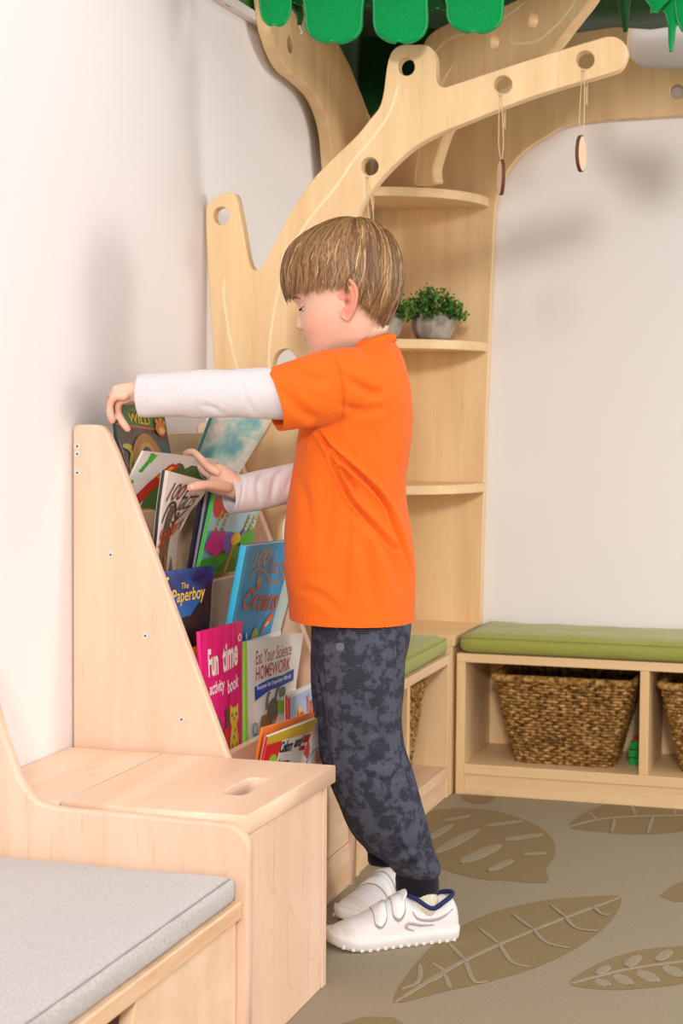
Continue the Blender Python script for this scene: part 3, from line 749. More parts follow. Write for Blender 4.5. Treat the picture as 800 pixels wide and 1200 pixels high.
class Book:
    def __init__(s, name, label, L, R, th, cover, gp, spine=None, pages=True, back=None):
        s.Lp = [at(a,b_,x=x) if x < 1 else at(a,b_,y=x) for a,b_,x in L]; s.Rp = [at(a,b_,x=x) if x < 1 else at(a,b_,y=x) for a,b_,x in R]
        if len(s.Lp) > 2: s.Lp = smooth_path(s.Lp, 4); s.Rp = smooth_path(s.Rp, 4)
        else:
            s.Lp = [s.Lp[0].lerp(s.Lp[1], k/8) for k in range(9)]; s.Rp = [s.Rp[0].lerp(s.Rp[1], k/8) for k in range(9)]
        n0 = (s.Rp[0]-s.Lp[0]).cross(s.Lp[-1]-s.Lp[0]).normalized()
        if n0.dot(CAM-s.Lp[0]) < 0: n0 = -n0
        s.n = n0; s.th = th; s.bulge = 0
        c_ = (s.Lp[-1]+s.Rp[-1])/2
        s.root = thing(name, label, 'book', gp, loc=tuple(c_)); s.o = c_
        s.cover = s.shell(0, cover, 'front_cover')
        s.lay = 0
        k = len(s.Lp)-1
        if pages:
            ins = .012; bm = new_bm(); A = []; B_ = []
            for i in range(k+1):
                v = min(max(i/k, .008), .992)
                A.append([s.P(u, v) - s.n*.0007 for u in (.0+.006, .5, .985)])
                B_.append([s.P(u, v) - s.n*(th-.0007) for u in (.006, .5, .985)])
            va = [[bm.verts.new(p-s.o) for p in r] for r in A]; vb = [[bm.verts.new(p-s.o) for p in r] for r in B_]
            for i in range(k):
                for j in range(2):
                    bm.faces.new((va[i][j],va[i][j+1],va[i+1][j+1],va[i+1][j])); bm.faces.new((vb[i][j],vb[i+1][j],vb[i+1][j+1],vb[i][j+1]))
                bm.faces.new((va[i][2],vb[i][2],vb[i+1][2],va[i+1][2])); bm.faces.new((va[i][0],va[i+1][0],vb[i+1][0],vb[i][0]))
            for r, q in ((va[0],vb[0]),(va[-1],vb[-1])):
                for j in range(2): bm.faces.new((r[j],q[j],q[j+1],r[j+1]))
            obj('pages', bm, PAPER, s.root)
        s.shell(-th, back or cover, 'back_cover')
        bm = new_bm(); r0 = None
        for i in range(k+1):
            p = s.P(0, i/k); q = p - s.n*th; d = (s.P(.02,i/k)-s.P(0,i/k)).normalized()
            ring = [bm.verts.new(x_-s.o) for x_ in (p+d*.0005, p-d*.0006-s.n*.0004, p-d*.0009-s.n*th/2, q-d*.0006+s.n*.0004, q+d*.0005)]
            if r0:
                for j in range(4): bm.faces.new((r0[j],r0[j+1],ring[j+1],ring[j]))
            r0 = ring
        obj('spine', bm, spine or cover, s.root)
    def P(s, u, v):
        k = len(s.Lp)-1; f = min(max(v*k,0),k); i = min(int(f),k-1); f -= i
        a = s.Lp[i].lerp(s.Lp[i+1], f); b_ = s.Rp[i].lerp(s.Rp[i+1], f)
        return a.lerp(b_, u) + s.n*(s.bulge*math.sin(PI*min(max(u,0),1)))
    def shell(s, off, m, name):
        bm = new_bm(); nu, nv = 8, 16
        t_ = .0004
        lays = []
        for o_ in (off+t_, off-t_):
            lays.append([[bm.verts.new(s.P(i/nu,j/nv)+s.n*(o_-.0004)-s.o) for j in range(nv+1)] for i in range(nu+1)])
        for g in lays:
            for i in range(nu):
                for j in range(nv): bm.faces.new((g[i][j],g[i+1][j],g[i+1][j+1],g[i][j+1]))
        a, b_ = lays
        for i in range(nu):
            for j in (0,nv): bm.faces.new((a[i][j],a[i+1][j],b_[i+1][j],b_[i][j]))
        for j in range(nv):
            for i in (0,nu): bm.faces.new((a[i][j],a[i][j+1],b_[i][j+1],b_[i][j]))
        return obj(name, bm, m, s.root)
    def _put(s, bm, m, name):
        s.lay += 1; e = .00015*s.lay+.0002
        for v in bm.verts: v.co = s.P(v.co.x, v.co.y)+s.n*e-s.o
        me = bpy.data.meshes.new(name); bm.to_mesh(me); bm.free()
        return objm(name, me, m, s.cover)
    def poly(s, pts, m, name='printed_shape', sm=0):
        if sm: pts = [(p.x,p.y) for p in smooth_path([V((a,b_,0)) for a,b_ in pts], sm, True)]
        bm = new_bm(); f = bm.faces.new([bm.verts.new((a,b_,0)) for a,b_ in pts])
        bmesh.ops.triangulate(bm, faces=[f])
        bmesh.ops.subdivide_edges(bm, edges=[e for e in bm.edges if e.calc_length() > .25], cuts=2)
        return s._put(bm, m if not isinstance(m, tuple) else inkmat(m), name)
    def rect(s, u0,v0,u1,v1, m, name='printed_band'):
        bm = new_bm(); nu, nv = 6, 10
        g = [[bm.verts.new((u0+(u1-u0)*i/nu, v0+(v1-v0)*j/nv, 0)) for j in range(nv+1)] for i in range(nu+1)]
        for i in range(nu):
            for j in range(nv): bm.faces.new((g[i][j],g[i+1][j],g[i+1][j+1],g[i][j+1]))
        return s._put(bm, m if not isinstance(m, tuple) else inkmat(m), name)
    def stroke(s, pts, wd, m, name='printed_line', taper=False):
        P = smooth_path([V((a,b_,0)) for a,b_ in pts], 5); bm = new_bm(); pr = None; n = len(P)
        for i, p in enumerate(P):
            t = (P[min(i+1,n-1)]-P[max(i-1,0)]); t = V((t.x,t.y*1.35,0)).normalized(); w_ = wd*(1-.8*i/n if taper else 1)/2
            q = (bm.verts.new(p+V((-t.y,t.x/1.35,0))*w_), bm.verts.new(p-V((-t.y,t.x/1.35,0))*w_))
            if pr: bm.faces.new((pr[0],pr[1],q[1],q[0]))
            pr = q
        return s._put(bm, m if not isinstance(m, tuple) else inkmat(m), name)
    def blob(s, cx, cy, rx, ry, m, spk=0, n=28, name='printed_shape', seed=1):
        rnd = random.Random(seed)
        return s.poly([(cx+rx*(1+(spk*rnd.uniform(-1,1) if i%2 else 0))*math.cos(2*PI*i/n), cy+ry*(1+(spk*rnd.uniform(-1,1) if i%2 else 0))*math.sin(2*PI*i/n)) for i in range(n)], m, name)
    def text(s, txt, u0,v0,u1,v1, m, slant=0, rise=0, bold=0, name='title_lettering', outline=None, shear=0):
        cu = bpy.data.curves.new('t','FONT'); cu.body = txt; cu.size = 1; cu.resolution_u = 3; cu.offset = bold; cu.shear = shear
        o = bpy.data.objects.new('t', cu); C.objects.link(o); me = evalmesh(o); drop(o)
        xs = [v.co.x for v in me.vertices]; ys = [v.co.y for v in me.vertices]; x0,x1,y0,y1 = min(xs),max(xs),min(ys),max(ys)
        bm = new_bm(); bm.from_mesh(me); bpy.data.meshes.remove(me)
        bmesh.ops.triangulate(bm, faces=bm.faces)
        for v in bm.verts:
            a = (v.co.x-x0)/(x1-x0); b_ = (v.co.y-y0)/(y1-y0)
            v.co = V((u0+(u1-u0)*a+slant*b_, v1-(v1-v0)*b_-rise*a, 0))
        return s._put(bm, m if not isinstance(m, tuple) else inkmat(m), name)
GP = 'picture books on the sloping display shelf'
YEL = (240,200,40)
# top tier: book about wild animals
wild = Book('picture_book', 'green and brown picture book reading WILD under the boy\'s upper hand', [(131,464,2.437),(151,600,2.437)], [(190.5,474,.060),(211,600,.068)], .005, washmat('swamp_print', [(52,52,60),(92,84,90),(60,66,70)], ns=20), GP, spine=inkmat((30,60,56)))
wild.rect(0,0,1,.235, washmat('jungle_green', [(20,96,52),(46,140,62),(24,110,80)], ns=60))
wild.rect(.0,.235,1,.25, (226,90,40))
wild.rect(.5,.35,1,.46, washmat('teal_print', [(60,110,120),(40,84,96)], ns=30))
wild.rect(.45,.46,1,.56, (44,92,104))
wild.text('THE', .28,.085,.40,.11, (222,170,40))
wild.text('WILD', .24,.125,.66,.205, (238,186,36), bold=.02, rise=-.01)
wild.stroke([(.30,1),(.28,.72),(.30,.5),(.42,.38),(.58,.36),(.75,.5),(.86,.6)], .16, (176,130,72), 'printed_neck')
wild.stroke([(.33,.55),(.42,.42),(.56,.40),(.70,.5)], .05, (206,164,98))
wild.blob(.86,.60,.12,.055, (186,140,84)); wild.blob(.86,.59,.035,.018,(50,40,34))
wild.stroke([(.08,.42),(.2,.48),(.14,.6),(.16,.75),(.14,.95)], .055, (176,168,70)); wild.blob(.13,.43,.09,.025,(190,180,80))
wild.stroke([(.0,.4),(.06,.6),(.02,.9)], .03, (120,110,120)); wild.stroke([(.1,.5),(.08,.7),(.1,.98)], .02, (140,126,120))
for a,b_,r_ in ((.84,.235,.10),(.78,.17,.035),(.86,.155,.035),(.93,.175,.03)): wild.blob(a,b_,r_,r_*.62,(232,140,40))
wild.blob(.85,.25,.06,.03,(244,214,150))
# top tier, right: sky book leaning over
sky = Book('picture_book', 'pale sky-blue picture book leaning right on the top tier behind both hands', [(262,455,.112),(224,556,.078)], [(338,462,.150),(268,574,.080)], .006, washmat('cloud_print', [(84,170,190),(150,206,206),(236,236,226),(226,230,224)], scale=(1,1,2.2), ns=12, det=4), GP, spine=inkmat((60,110,100)), pages=True)
sky.poly([(.18,1),(.15,.86),(.28,.78),(.46,.80),(.55,.9),(.55,1)], (96,146,70), sm=3); sky.poly([(.3,1),(.34,.88),(.48,.86),(.5,1)], (206,200,70), sm=3)
for k in range(8): sky.stroke([(.55+.04*k,1.0),(.62+.045*k,.82)], .018, (44,96,50), taper=True)
# T4 bright landscape book (characters left out)
lx = Book('picture_book', 'bright picture book with pink, purple and green bushes under the far hand', [(257,556,.158),(232,676,.124)], [(311,570,.158),(284,668,.124)], .006, inkmat((140,206,226)), GP, spine=inkmat((80,190,60)))
lx.rect(0,.25,1,.55, washmat('pale_sky', [(150,208,228),(206,230,238)], ns=8))
lx.poly([(0,1),(0,.88),(.3,.78),(.5,.62),(.72,.60),(1,.50),(1,1)], (100,178,40), sm=3)
lx.poly([(.3,1),(.5,.86),(1,.80),(1,1)], (76,140,36))
lx.blob(.16,.30,.16,.12,(236,40,40),.22,seed=2)
for a in (.18,.30,.78,.90):
    lx.stroke([(a+.03,.34),(a-.06,.62)], .035, (228,206,60))
    for k in range(5): lx.rect(a+.01-.02*k,.38+.045*k,a+.035-.02*k,.395+.045*k,(90,90,40))
lx.blob(.20,.66,.20,.13,(226,40,140),.3,seed=3); lx.blob(.46,.66,.15,.11,(146,100,196),.3,seed=4); lx.blob(.76,.60,.09,.08,(150,110,200),.25,seed=5)
lx.blob(.84,.62,.17,.09,(70,180,50),.12,seed=6); lx.blob(.12,.88,.22,.08,(50,160,40),.15,seed=7)
lx.stroke([(.5,.98),(.54,.8),(.56,.66)], .05, (234,150,40)); lx.blob(.57,.62,.11,.07,(244,190,50),.35,seed=8)
# two thin dark books standing left of it
for k_, (dx, col) in enumerate((((-9),(92,96,104)),((-15),(66,60,78)))):
    Book('picture_book', ('thin grey-spined book directly left of the bright landscape book','thin dark-spined book left of the grey-spined one on the fourth tier')[k_], [(254+dx,566,.146-.007*k_),(236+dx,672,.116-.007*k_)], [(300+dx,572,.146-.007*k_),(286+dx,668,.116-.007*k_)], .004, inkmat(col), GP, spine=inkmat((150,150,152) if k_==0 else (40,34,60)))
# parrot book pulled forward
par = Book('picture_book', 'white picture book with a red parrot pulled forward by the boy', [(168.5,529,2.445),(152,562,2.441),(132,612,2.437)], [(256,539,.140),(236,575,.128),(207,630,.110)], .003, inkmat((222,216,208)), GP, pages=False)
par.stroke([(.12,.02),(.12,.2),(.08,.38)], .05, (70,160,60)); par.stroke([(.17,.05),(.14,.22)], .04, (90,176,70)); par.stroke([(.04,.5),(.03,.7)],.03,(70,150,60))
par.blob(.62,.42,.27,.25,(66,100,50),.35,seed=3); par.blob(.48,.72,.2,.22,(78,104,52),.3,seed=5)
par.stroke([(.48,.20),(.36,.42),(.22,.66),(.14,.78)], .13, (190,50,30)); par.stroke([(.45,.24),(.34,.42)], .05, (230,160,40)); par.stroke([(.2,.7),(.13,.86)], .07, (60,70,140))
par.blob(.5,.5,.08,.10,(104,52,40),.2,seed=6); par.blob(.4,.86,.2,.1,(170,130,70),.3,seed=9)
# 100 facts spiders, cover bent open by the thumb
spi = Book('picture_book', 'grey and brown book reading 100 facts, its cover bent open by the boy\'s thumb', [(193.5,551,2.452),(188,590,2.447),(184,630,2.442),(181,668,2.438),(181,700,2.436)], [(246,565,2.570),(236,584,2.568),(214,612,2.56),(207,645,2.556),(206,696,2.555)], .006, inkmat((214,204,194)), GP, spine=inkmat((52,52,58)), pages=False)
spi.rect(0,0,.07,1,(236,230,222)) 
spi.stroke([(.42,.34),(.36,.60),(.30,.95)], .40, washmat('spider_brown', [(80,58,40),(128,88,50),(60,44,34)], ns=60), 'printed_leg')
spi.stroke([(.33,.28),(.32,.42),(.30,.60)], .17, (92,82,70)); spi.stroke([(.75,.98),(.72,.85),(.66,.80)], .16, (150,96,50))
spi.stroke([(.10,.40),(.22,.27),(.36,.27),(.48,.38),(.62,.42),(.80,.35)], .035, (70,60,58))
spi.text('100', .10,.10,.42,.24, (120,70,52), slant=.14, bold=.01); spi.text('facts', .42,.14,.82,.34, (52,46,46), slant=.12, rise=.0)
spi.text('Spiders', .04,.46,.92,.64, (196,66,30), rise=.05, slant=.06, bold=.01)
spi.stroke([(.03,.62),(.05,.75)], .05, (190,60,30))
spi.stroke([(.48,.98),(.40,.7)], .05, (196,110,50))
# T3
pap = Book('picture_book', 'dark blue picture book reading The Paperboy, standing left on the middle tier', [(186,671,2.437),(190,790,2.437)], [(251,662.5,.172),(238,785,.168)], .005, washmat('night_blue', [(14,36,90),(22,84,150),(30,110,176),(16,40,96)], scale=(1,1,1.2), ns=9), GP, spine=inkmat((20,40,80)))
pap.poly([(.4,1),(.4,.62),(.55,.50),(.72,.49),(.82,.25),(.99,.2),(.99,1)], (22,26,34), sm=3)
pap.poly([(0,.98),(0,.64),(.2,.58),(.45,.47),(.66,.47),(.8,.52),(.8,.98)], (38,26,26), sm=3)
pap.text('The', .40,.13,.54,.19, (236,196,60)); pap.text('Paperboy', .24,.19,.86,.36, (240,196,50), rise=.015, bold=.008)
pap.stroke([(.16,.06),(.10,.12),(.12,.20)], .04, (240,216,60)); pap.stroke([(.62,.12),(.85,.09)], .03, (14,22,60))
oc = Book('picture_book', 'bright blue book reading 100 facts Oceans on the middle tier', [(289,640,.208),(264.5,770,.176)], [(345,633.5,.208),(307,778,.176)], .010, washmat('ocean_blue', [(18,130,196),(36,160,216),(22,140,206)], ns=10), GP, spine=inkmat((60,180,220)))
oc.rect(0,0,.055,1,(64,180,222))
oc.text('100', .19,.06,.50,.20, (196,160,96), slant=.05, bold=.015, rise=.02); oc.text('facts', .55,.11,.94,.25, (190,120,90), slant=.03, rise=-.03)
oc.stroke([(.17,.27),(.32,.21),(.48,.24),(.66,.33),(.84,.33),(.97,.29)], .03, (176,140,96))
oc.blob(.40,.32,.045,.035,(214,140,50)); oc.blob(.41,.37,.04,.03,(200,110,50))
oc.text('Oceans', .13,.38,.96,.57, (206,92,30), rise=.0, slant=.04, bold=.012, shear=.15)
oc.stroke([(.92,.61),(.80,.68),(.74,.76)], .12, (226,110,40), taper=True); oc.stroke([(.86,.66),(.80,.70)], .03, (240,230,220))
oc.blob(.58,.78,.07,.06,(196,190,70)); oc.stroke([(.36,.77),(.40,.82)], .03, (220,240,244)); oc.stroke([(.44,.92),(.56,.87)], .03, (240,244,240))
oc.poly([(.06,1),(.06,.86),(.2,.88),(.32,.95),(.38,1)], (20,110,80)); oc.blob(.93,.86,.05,.04,(230,170,40))
Book('picture_book', 'thin purple book directly behind the 100 facts Oceans book', [(284.5,652,.192),(260,770,.164)], [(340,646,.192),(302,772,.164)], .004, inkmat((70,44,84)), GP, spine=inkmat((84,54,96)))
Book('picture_book', 'pale cream book behind the Oceans book, its edge showing at the right', [(300,655,.185),(278,775,.158)], [(349,662,.192),(318,778,.158)], .004, inkmat((196,216,212)), GP)
# T2
fun = Book('picture_book', 'hot pink book reading Fun time activity book on the lower tier', [(234,740.5,2.437),(241,905,2.437)], [(284,727.5,2.592),(282.5,889,2.57)], .005, washmat('hot_pink', [(206,16,96),(226,30,120),(196,20,80)], scale=(1,6,1), ns=9), GP, spine=inkmat((240,30,130)))
fun.text('Fun', .16,.14,.40,.34, (236,226,214), bold=.03); fun.text('time', .50,.14,.88,.34, (236,226,214), rise=.03, bold=.03)
fun.text('activity', .17,.385,.54,.50, (244,226,222), bold=.02, rise=.01); fun.text('book', .62,.40,.90,.50, (244,226,222), rise=.03, bold=.02)
fun.blob(.92,.115,.045,.028,(236,226,214)); fun.blob(.92,.115,.022,.015,(170,60,50))
fun.poly([(.67,.58),(.72,.605),(.82,.605),(.88,.585),(.89,.7),(.84,.73),(.90,.86),(.90,.945),(.66,.945),(.66,.84),(.71,.74),(.67,.70)], (214,196,50))
for a,b_,c_ in ((.72,.66,(90,80,120)),(.83,.66,(90,80,120)),(.77,.69,(200,90,60)),(.76,.82,(90,90,160)),(.84,.88,(210,90,80)),(.72,.88,(210,90,80)),(.79,.77,(210,90,70))): fun.blob(a,b_,.022,.014,c_)
fun.poly([(.28,.62),(.40,.68),(.46,.80),(.44,.86),(.34,.84),(.26,.74)], (56,110,64), sm=2); fun.poly([(.50,.74),(.58,.76),(.60,.84),(.55,.90),(.49,.82)], (214,60,30), sm=2); fun.stroke([(.55,.60),(.58,.67),(.56,.74)], .06, (30,96,60))
sci = Book('picture_book', 'off-white book reading Eat Your Science Homework right of the pink book', [(285,752.5,2.602),(287.5,885,2.585)], [(355.5,741.5,2.80),(338.5,862,2.76)], .007, inkmat((228,220,210)), GP, spine=inkmat((150,206,60)))
sci.rect(0,0,.055,1,(156,210,64))
sci.text('Eat Your Science', .20,.10,.82,.225, (176,60,50), rise=.03); sci.text('HOMEWORK', .20,.245,.82,.37, (186,52,40), rise=.03, bold=.006)
sci.poly([(.18,.42),(.45,.38),(.70,.375),(.90,.34),(.92,.45),(.72,.475),(.45,.49),(.19,.55)], (34,70,160))
sci.text('Recipes for Inquiring Minds', .22,.415,.86,.47, (226,232,244), rise=.035, bold=.02)
sci.blob(.55,.70,.12,.13,(100,96,92),.06,seed=4); sci.stroke([(.42,.66),(.42,.56),(.46,.50)], .05, (110,118,110)); sci.stroke([(.56,.62),(.60,.52),(.64,.47)], .05, (96,100,96)); sci.blob(.71,.535,.07,.05,(110,112,108))
sci.blob(.75,.66,.12,.085,(140,190,60),.05); sci.blob(.72,.60,.03,.02,(220,234,236)); sci.stroke([(.52,.80),(.62,.75)], .05, (190,80,50))
sci.poly([(.28,.98),(.30,.74),(.36,.70),(.46,.74),(.52,.98)], (140,100,50), sm=2); sci.stroke([(.52,.98),(.54,.84),(.6,.8)], .08, (150,144,132))
sci.blob(.18,.80,.05,.06,(120,140,140)); sci.blob(.18,.80,.035,.045,(176,196,200)); sci.stroke([(.22,.86),(.28,.96)], .06, (44,60,120))
Book('picture_book', 'white card sheet standing just behind the Science Homework book', [(284,753,2.63),(287,872,2.62)], [(329,738.5,2.79),(330,866,2.79)], .001, inkmat((236,230,222)), GP, pages=False)
are = Book('picture_book', 'small white book with a blue picture reading Are You, beside the boy\'s legs', [(337,815,.2335),(338,885,.2325)], [(381,794,2.90),(380,866,2.90)], .005, inkmat((236,230,224)), GP, spine=inkmat((206,40,40)))
are.rect(0,.04,.05,1,(206,36,36)); are.rect(.06,.06,.62,.98, washmat('pale_picture', [(150,170,214),(190,200,230),(120,190,200)], ns=40))
are.blob(.30,.42,.09,.15,(240,206,120)); are.poly([(.1,.95),(.18,.6),(.26,.95)], (120,60,44)); are.blob(.34,.72,.1,.14,(120,110,196))
are.text('Are', .20,.28,.40,.56, (236,90,40), bold=.02); are.text('You', .46,.14,.66,.48, (232,84,40), bold=.02); are.text('T', .76,.14,.9,.42, (232,84,40), bold=.02)
red_ = Book('picture_book', 'small red and yellow book peeking out left of the pink book', [(226,758.5,2.44),(229,880,2.44)], [(262,750,2.55),(262,875,2.54)], .003, inkmat((206,30,30)), GP, spine=inkmat((206,60,30)))
red_.rect(0,0,1,.22,(236,160,40)); red_.blob(.2,.5,.12,.1,(60,50,110))
# T1 front pocket
org = Book('picture_book', 'orange book behind the Colors book in the lowest tier', [(308,853.5,.284),(299,905,.272)], [(369,835,.300),(350,905,.272)], .003, inkmat((238,124,40)), GP)
col_ = Book('picture_book', 'yellow, white and red book reading Colors and Shapes in the lowest tier', [(314,863.5,.302),(308.5,890,.289),(304,915,.283)], [(371.5,841.5,.310),(355,884,.289),(347,915,.283)], .004, inkmat((226,218,210)), GP, spine=inkmat((214,40,60)))
col_.rect(0,0,1,.21, (206,172,40)); col_.rect(0,.21,.33,1,(214,30,34)); col_.blob(.22,.62,.11,.2,(140,196,40))
col_.text('Colors', .33,.235,.62,.42, (24,22,24), bold=.03, rise=.0); col_.text('and', .66,.22,.82,.37, (24,22,24), bold=.03); col_.text('shapes', .34,.52,.66,.70, (24,22,24), bold=.03)
col_.rect(.84,.235,.99,.33,(186,30,44)); col_.rect(.82,.37,.96,.43,(186,30,44)); col_.poly([(.7,1),(.78,.6),(.9,.8),(.88,1)], (80,50,120))
prk = Book('picture_book', 'white and pink picture book at the right end of the lowest tier', [(350,852,.292),(350,905,.284)], [(381,842,.292),(379,905,.284)], .003, inkmat((236,214,206)), GP)
prk.blob(.3,.5,.12,.2,(214,70,60),.2); prk.blob(.75,.7,.14,.12,(230,140,120),.2,seed=3); prk.stroke([(.2,.9),(.5,.6),(.9,.5)],.06,(120,180,180))

# ------------------------------------------------------------------ the boy
boy = thing('person', 'boy with light brown bowl-cut hair in orange t-shirt reaching for books', 'person', loc=(.44,2.66,0))
def vox(bms, size, smooth=4, fac=.5, name='tmp'):
    me = bpy.data.meshes.new(name)
    bm = new_bm()
    for b_ in bms:
        bmesh.ops.recalc_face_normals(b_, faces=b_.faces); t = bpy.data.meshes.new('t'); b_.to_mesh(t); b_.free(); bm.from_mesh(t); bpy.data.meshes.remove(t)
    bm.to_mesh(me); bm.free()
    o = bpy.data.objects.new(name, me); C.objects.link(o)
    r = o.modifiers.new('r','REMESH'); r.mode = 'VOXEL'; r.voxel_size = size; r.use_smooth_shade = True
    s = o.modifiers.new('s','SMOOTH'); s.factor = fac; s.iterations = smooth
    out = evalmesh(o); drop(o); return out
def loft(rings, cap=True):
    bm = new_bm(); add_rings(bm, rings, cap); return bm
def tube(pts, rad, n=16):
    """rounded tube with hemispherical ends"""
    P = [V(p) for p in pts]; bm = new_bm()
    t0 = (P[0]-P[1]).normalized(); t1 = (P[-1]-P[-2]).normalized(); r0, r1 = rad[0], rad[-1]
    pp = [P[0]+t0*r0*.95, P[0]+t0*r0*.7]+P+[P[-1]+t1*r1*.7, P[-1]+t1*r1*.95]
    rr = [r0*.25, r0*.72]+list(rad)+[r1*.72, r1*.25]
    add_tube(bm, pp, rr, n); return bm
def A(px_, py_, y): return at(px_, py_, y=y)
SC = FPX/2.66
# ---- head frame
Fh = V((-.985,-.171,0)).normalized(); pit = math.radians(11)
Xh = Fh*math.cos(pit)-V((0,0,1))*math.sin(pit); Zh = V((0,0,1))*math.cos(pit)+Fh*math.sin(pit); Yh = Zh.cross(Xh)
MH = Matrix((Xh,Yh,Zh)).transposed()
EAR = A(404,352,2.565)
OH = EAR - MH @ V((-.003,.071,-.008))
def H(x,y,z): return OH + MH @ V((x/1000,y/1000,z/1000))
TZ = [104,101,96,88,75,55,35,15,0,-15,-30,-45,-55,-65,-75,-84,-90]
TF = [-2,18,38,55,69,79,82,81,75.5,75,75,73.5,73,71,70,62,44]
TB = [-20,-36,-50,-63,-74,-81,-83,-80,-75,-67,-57,-48,-42,-34,-22,-8,8]
TW_ = [8,26,41,54,65,72,73.5,73,71,69,66.5,62,57,51,42,30,14]
def ip(z, T): return float(np.interp(-z, [-a for a in TZ], T))
def gs(d, s): return math.exp(-(d/s)**2)
NZ = [8,0,-10,-20,-27,-31,-35,-38]; NA = [0,1.5,5,9,13,11.5,3,0]
def headpt(z, th, out=0.0, feat=True):
    f, b_, w_ = ip(z,TF), ip(z,TB), ip(z,TW_); cx = (f+b_)/2; a = (f-b_)/2
    c_, s = math.cos(th), math.sin(th); ex = 2.25
    r = (abs(c_)**ex+abs(s)**ex)**(-1/ex)
    x = cx+(a+out)*c_*r; y = (w_+out)*s*r
    if feat and c_ > 0:
        k = min(1, c_*3)
        x += k*float(np.interp(-z,[-q for q in NZ],NA))*gs(y, 5+max(0,-z)*.09)
        for sg in (-1,1):
            x += 4.5*gs(y-sg*8,4)*gs(z+29,4.2)
            x -= 6.5*gs(y-sg*29,13)*gs(z+1,9)
            x += 3.0*gs(y-sg*36,16)*gs(z+34,14); y += sg*2.0*gs(y-sg*50,16)*gs(z+34,15)
        x += 2*gs(z-14,7)*gs(y,40)
        x += 4.2*gs(z+46.5,2.8)*gs(y,14) + 4.0*gs(z+53.5,3.2)*gs(y,12) - 2.6*gs(z+50,1.3)*gs(y,16)
        x -= 2.2*gs(z+62,4)*gs(y,16); x += 3.5*gs(z+76,8)*gs(y,14)
    return x, y, z
zs = list(np.linspace(104,-90,76))
hb = loft([[H(*headpt(z, 2*PI*k/72)) for k in range(72)] for z in zs])
parts_ = [hb]
for sg in (-1,1):
    bm = new_bm(); bmesh.ops.create_icosphere(bm, subdivisions=3, radius=.0126, matrix=Matrix.Translation(H(57,sg*29,.8))); parts_.append(bm)
# ears
def ear(sg):
    e = []
    def E(a,b_,c_):  # a back, b up, c out
        return H(-3 - a*1.15 + c_*.10, sg*(71.0 + c_ + a*.40), -9 + b_*1.16 - a*.22)
    path = [(-4,3,2),(-7.5,10,2.5),(-7.5,18,3),(-3,25,3.5),(4,28.5,4),(12,27,5),(17.5,20,5.5),(18.5,11,5),(16,1,4.5),(11.5,-9,4),(6,-17,3),(0,-23,2.2),(-5,-21,1.8),(-6.5,-14,1.5)]
    pts = smooth_path([E(*p) for p in path], 4); n = len(pts)
    e.append(tube(pts, [.0027 if i < n*.78 else .0036 for i in range(n)], 10))
    inner = smooth_path([E(*p) for p in [(0,16,2.2),(7,19,3),(12,14,3.6),(12,5,3.6),(8,-5,3),(2,-12,2.4),(-3,-10,2)]], 4)
    e.append(tube(inner, [.0022]*len(inner), 8))
    ring = [E(*p) for p in path]; c_ = sum(ring, V((0,0,0)))/len(ring)
    bm = new_bm(); dn = (E(0,0,1)-E(0,0,0)).normalized()*.0022
    a = [bm.verts.new(p-dn*.9) for p in ring]; b_ = [bm.verts.new(p+dn*.1) for p in ring]
    m0 = bm.verts.new(c_-dn*2.4); m1 = bm.verts.new(c_-dn*.9)
    k = len(ring)
    for i in range(k):
        j = (i+1)%k; bm.faces.new((a[i],a[j],b_[j],b_[i])); bm.faces.new((a[j],a[i],m0)); bm.faces.new((b_[i],b_[j],m1))
    e.append(bm); e.append(tube([E(-8,2,.2),E(-7,-4,1)], [.0026,.0030], 8))
    return e
parts_ += ear(1)+ear(-1)
# neck, torso core, arms, legs
parts_.append(tube([H(-12,0,-20), H(-16,0,-50), A(421,398,2.645), A(426,425,2.65)], [.040,.038,.039,.046], 24))
def ellring(c_, f, s, a, b_, n=28, ex=2.2): return ell(c_, V(f)*a, V(s)*b_, n, ex)
BF = V((-.97,-.25,0)).normalized(); BS = V((0,0,1)).cross(BF)
core = [(412,.030,.035),(425,.045,.085),(450,.055,.095),(520,.060,.085),(600,.058,.080),(680,.060,.085),(740,.062,.088),(765,.045,.06)]
parts_.append(loft([ellring(A(424,p,2.655), BF, BS, a, b_) for p,a,b_ in core]))
armL = [A(405,452,2.575), A(350,462,2.515), A(285,464,2.475), A(215,463,2.455), A(160,459,2.452)]
parts_.append(tube(armL, [.028,.024,.022,.0205,.0175], 16))
armR = [A(425,455,2.735), A(405,510,2.76), A(375,562,2.745), A(325,572,2.68), A(272,571,2.608)]
parts_.append(tube(armR, [.028,.024,.022,.0205,.0175], 16))
parts_.append(tube([A(430,740,2.61), A(432,860,2.61), A(470,970,2.635), A(489,1030,2.655)], [.050,.038,.028,.018], 16))
parts_.append(tube([A(415,740,2.71), A(408,860,2.73), A(436,960,2.765), A(449,996,2.79)], [.050,.038,.026,.018], 16))
def palm(w_, k_, wax, a0, b0, a1, b1):
    d = (k_-w_).normalized(); wax = (V(wax)-d*V(wax).dot(d)).normalized(); tx = d.cross(wax)
    rs = []
    for f, a, b_ in ((-.12,a0*.8,b0*.8),(0,a0,b0),(.3,a0*.5+a1*.5,(b0+b1)/2*1.05),(.65,a1*.97,b1*1.15),(.92,a1,b1),(1.06,a1*.86,b1*.75)):
        rs.append(ell(w_.lerp(k_,f), wax*a, tx*b_, 20, 2.4))
    return loft(rs)
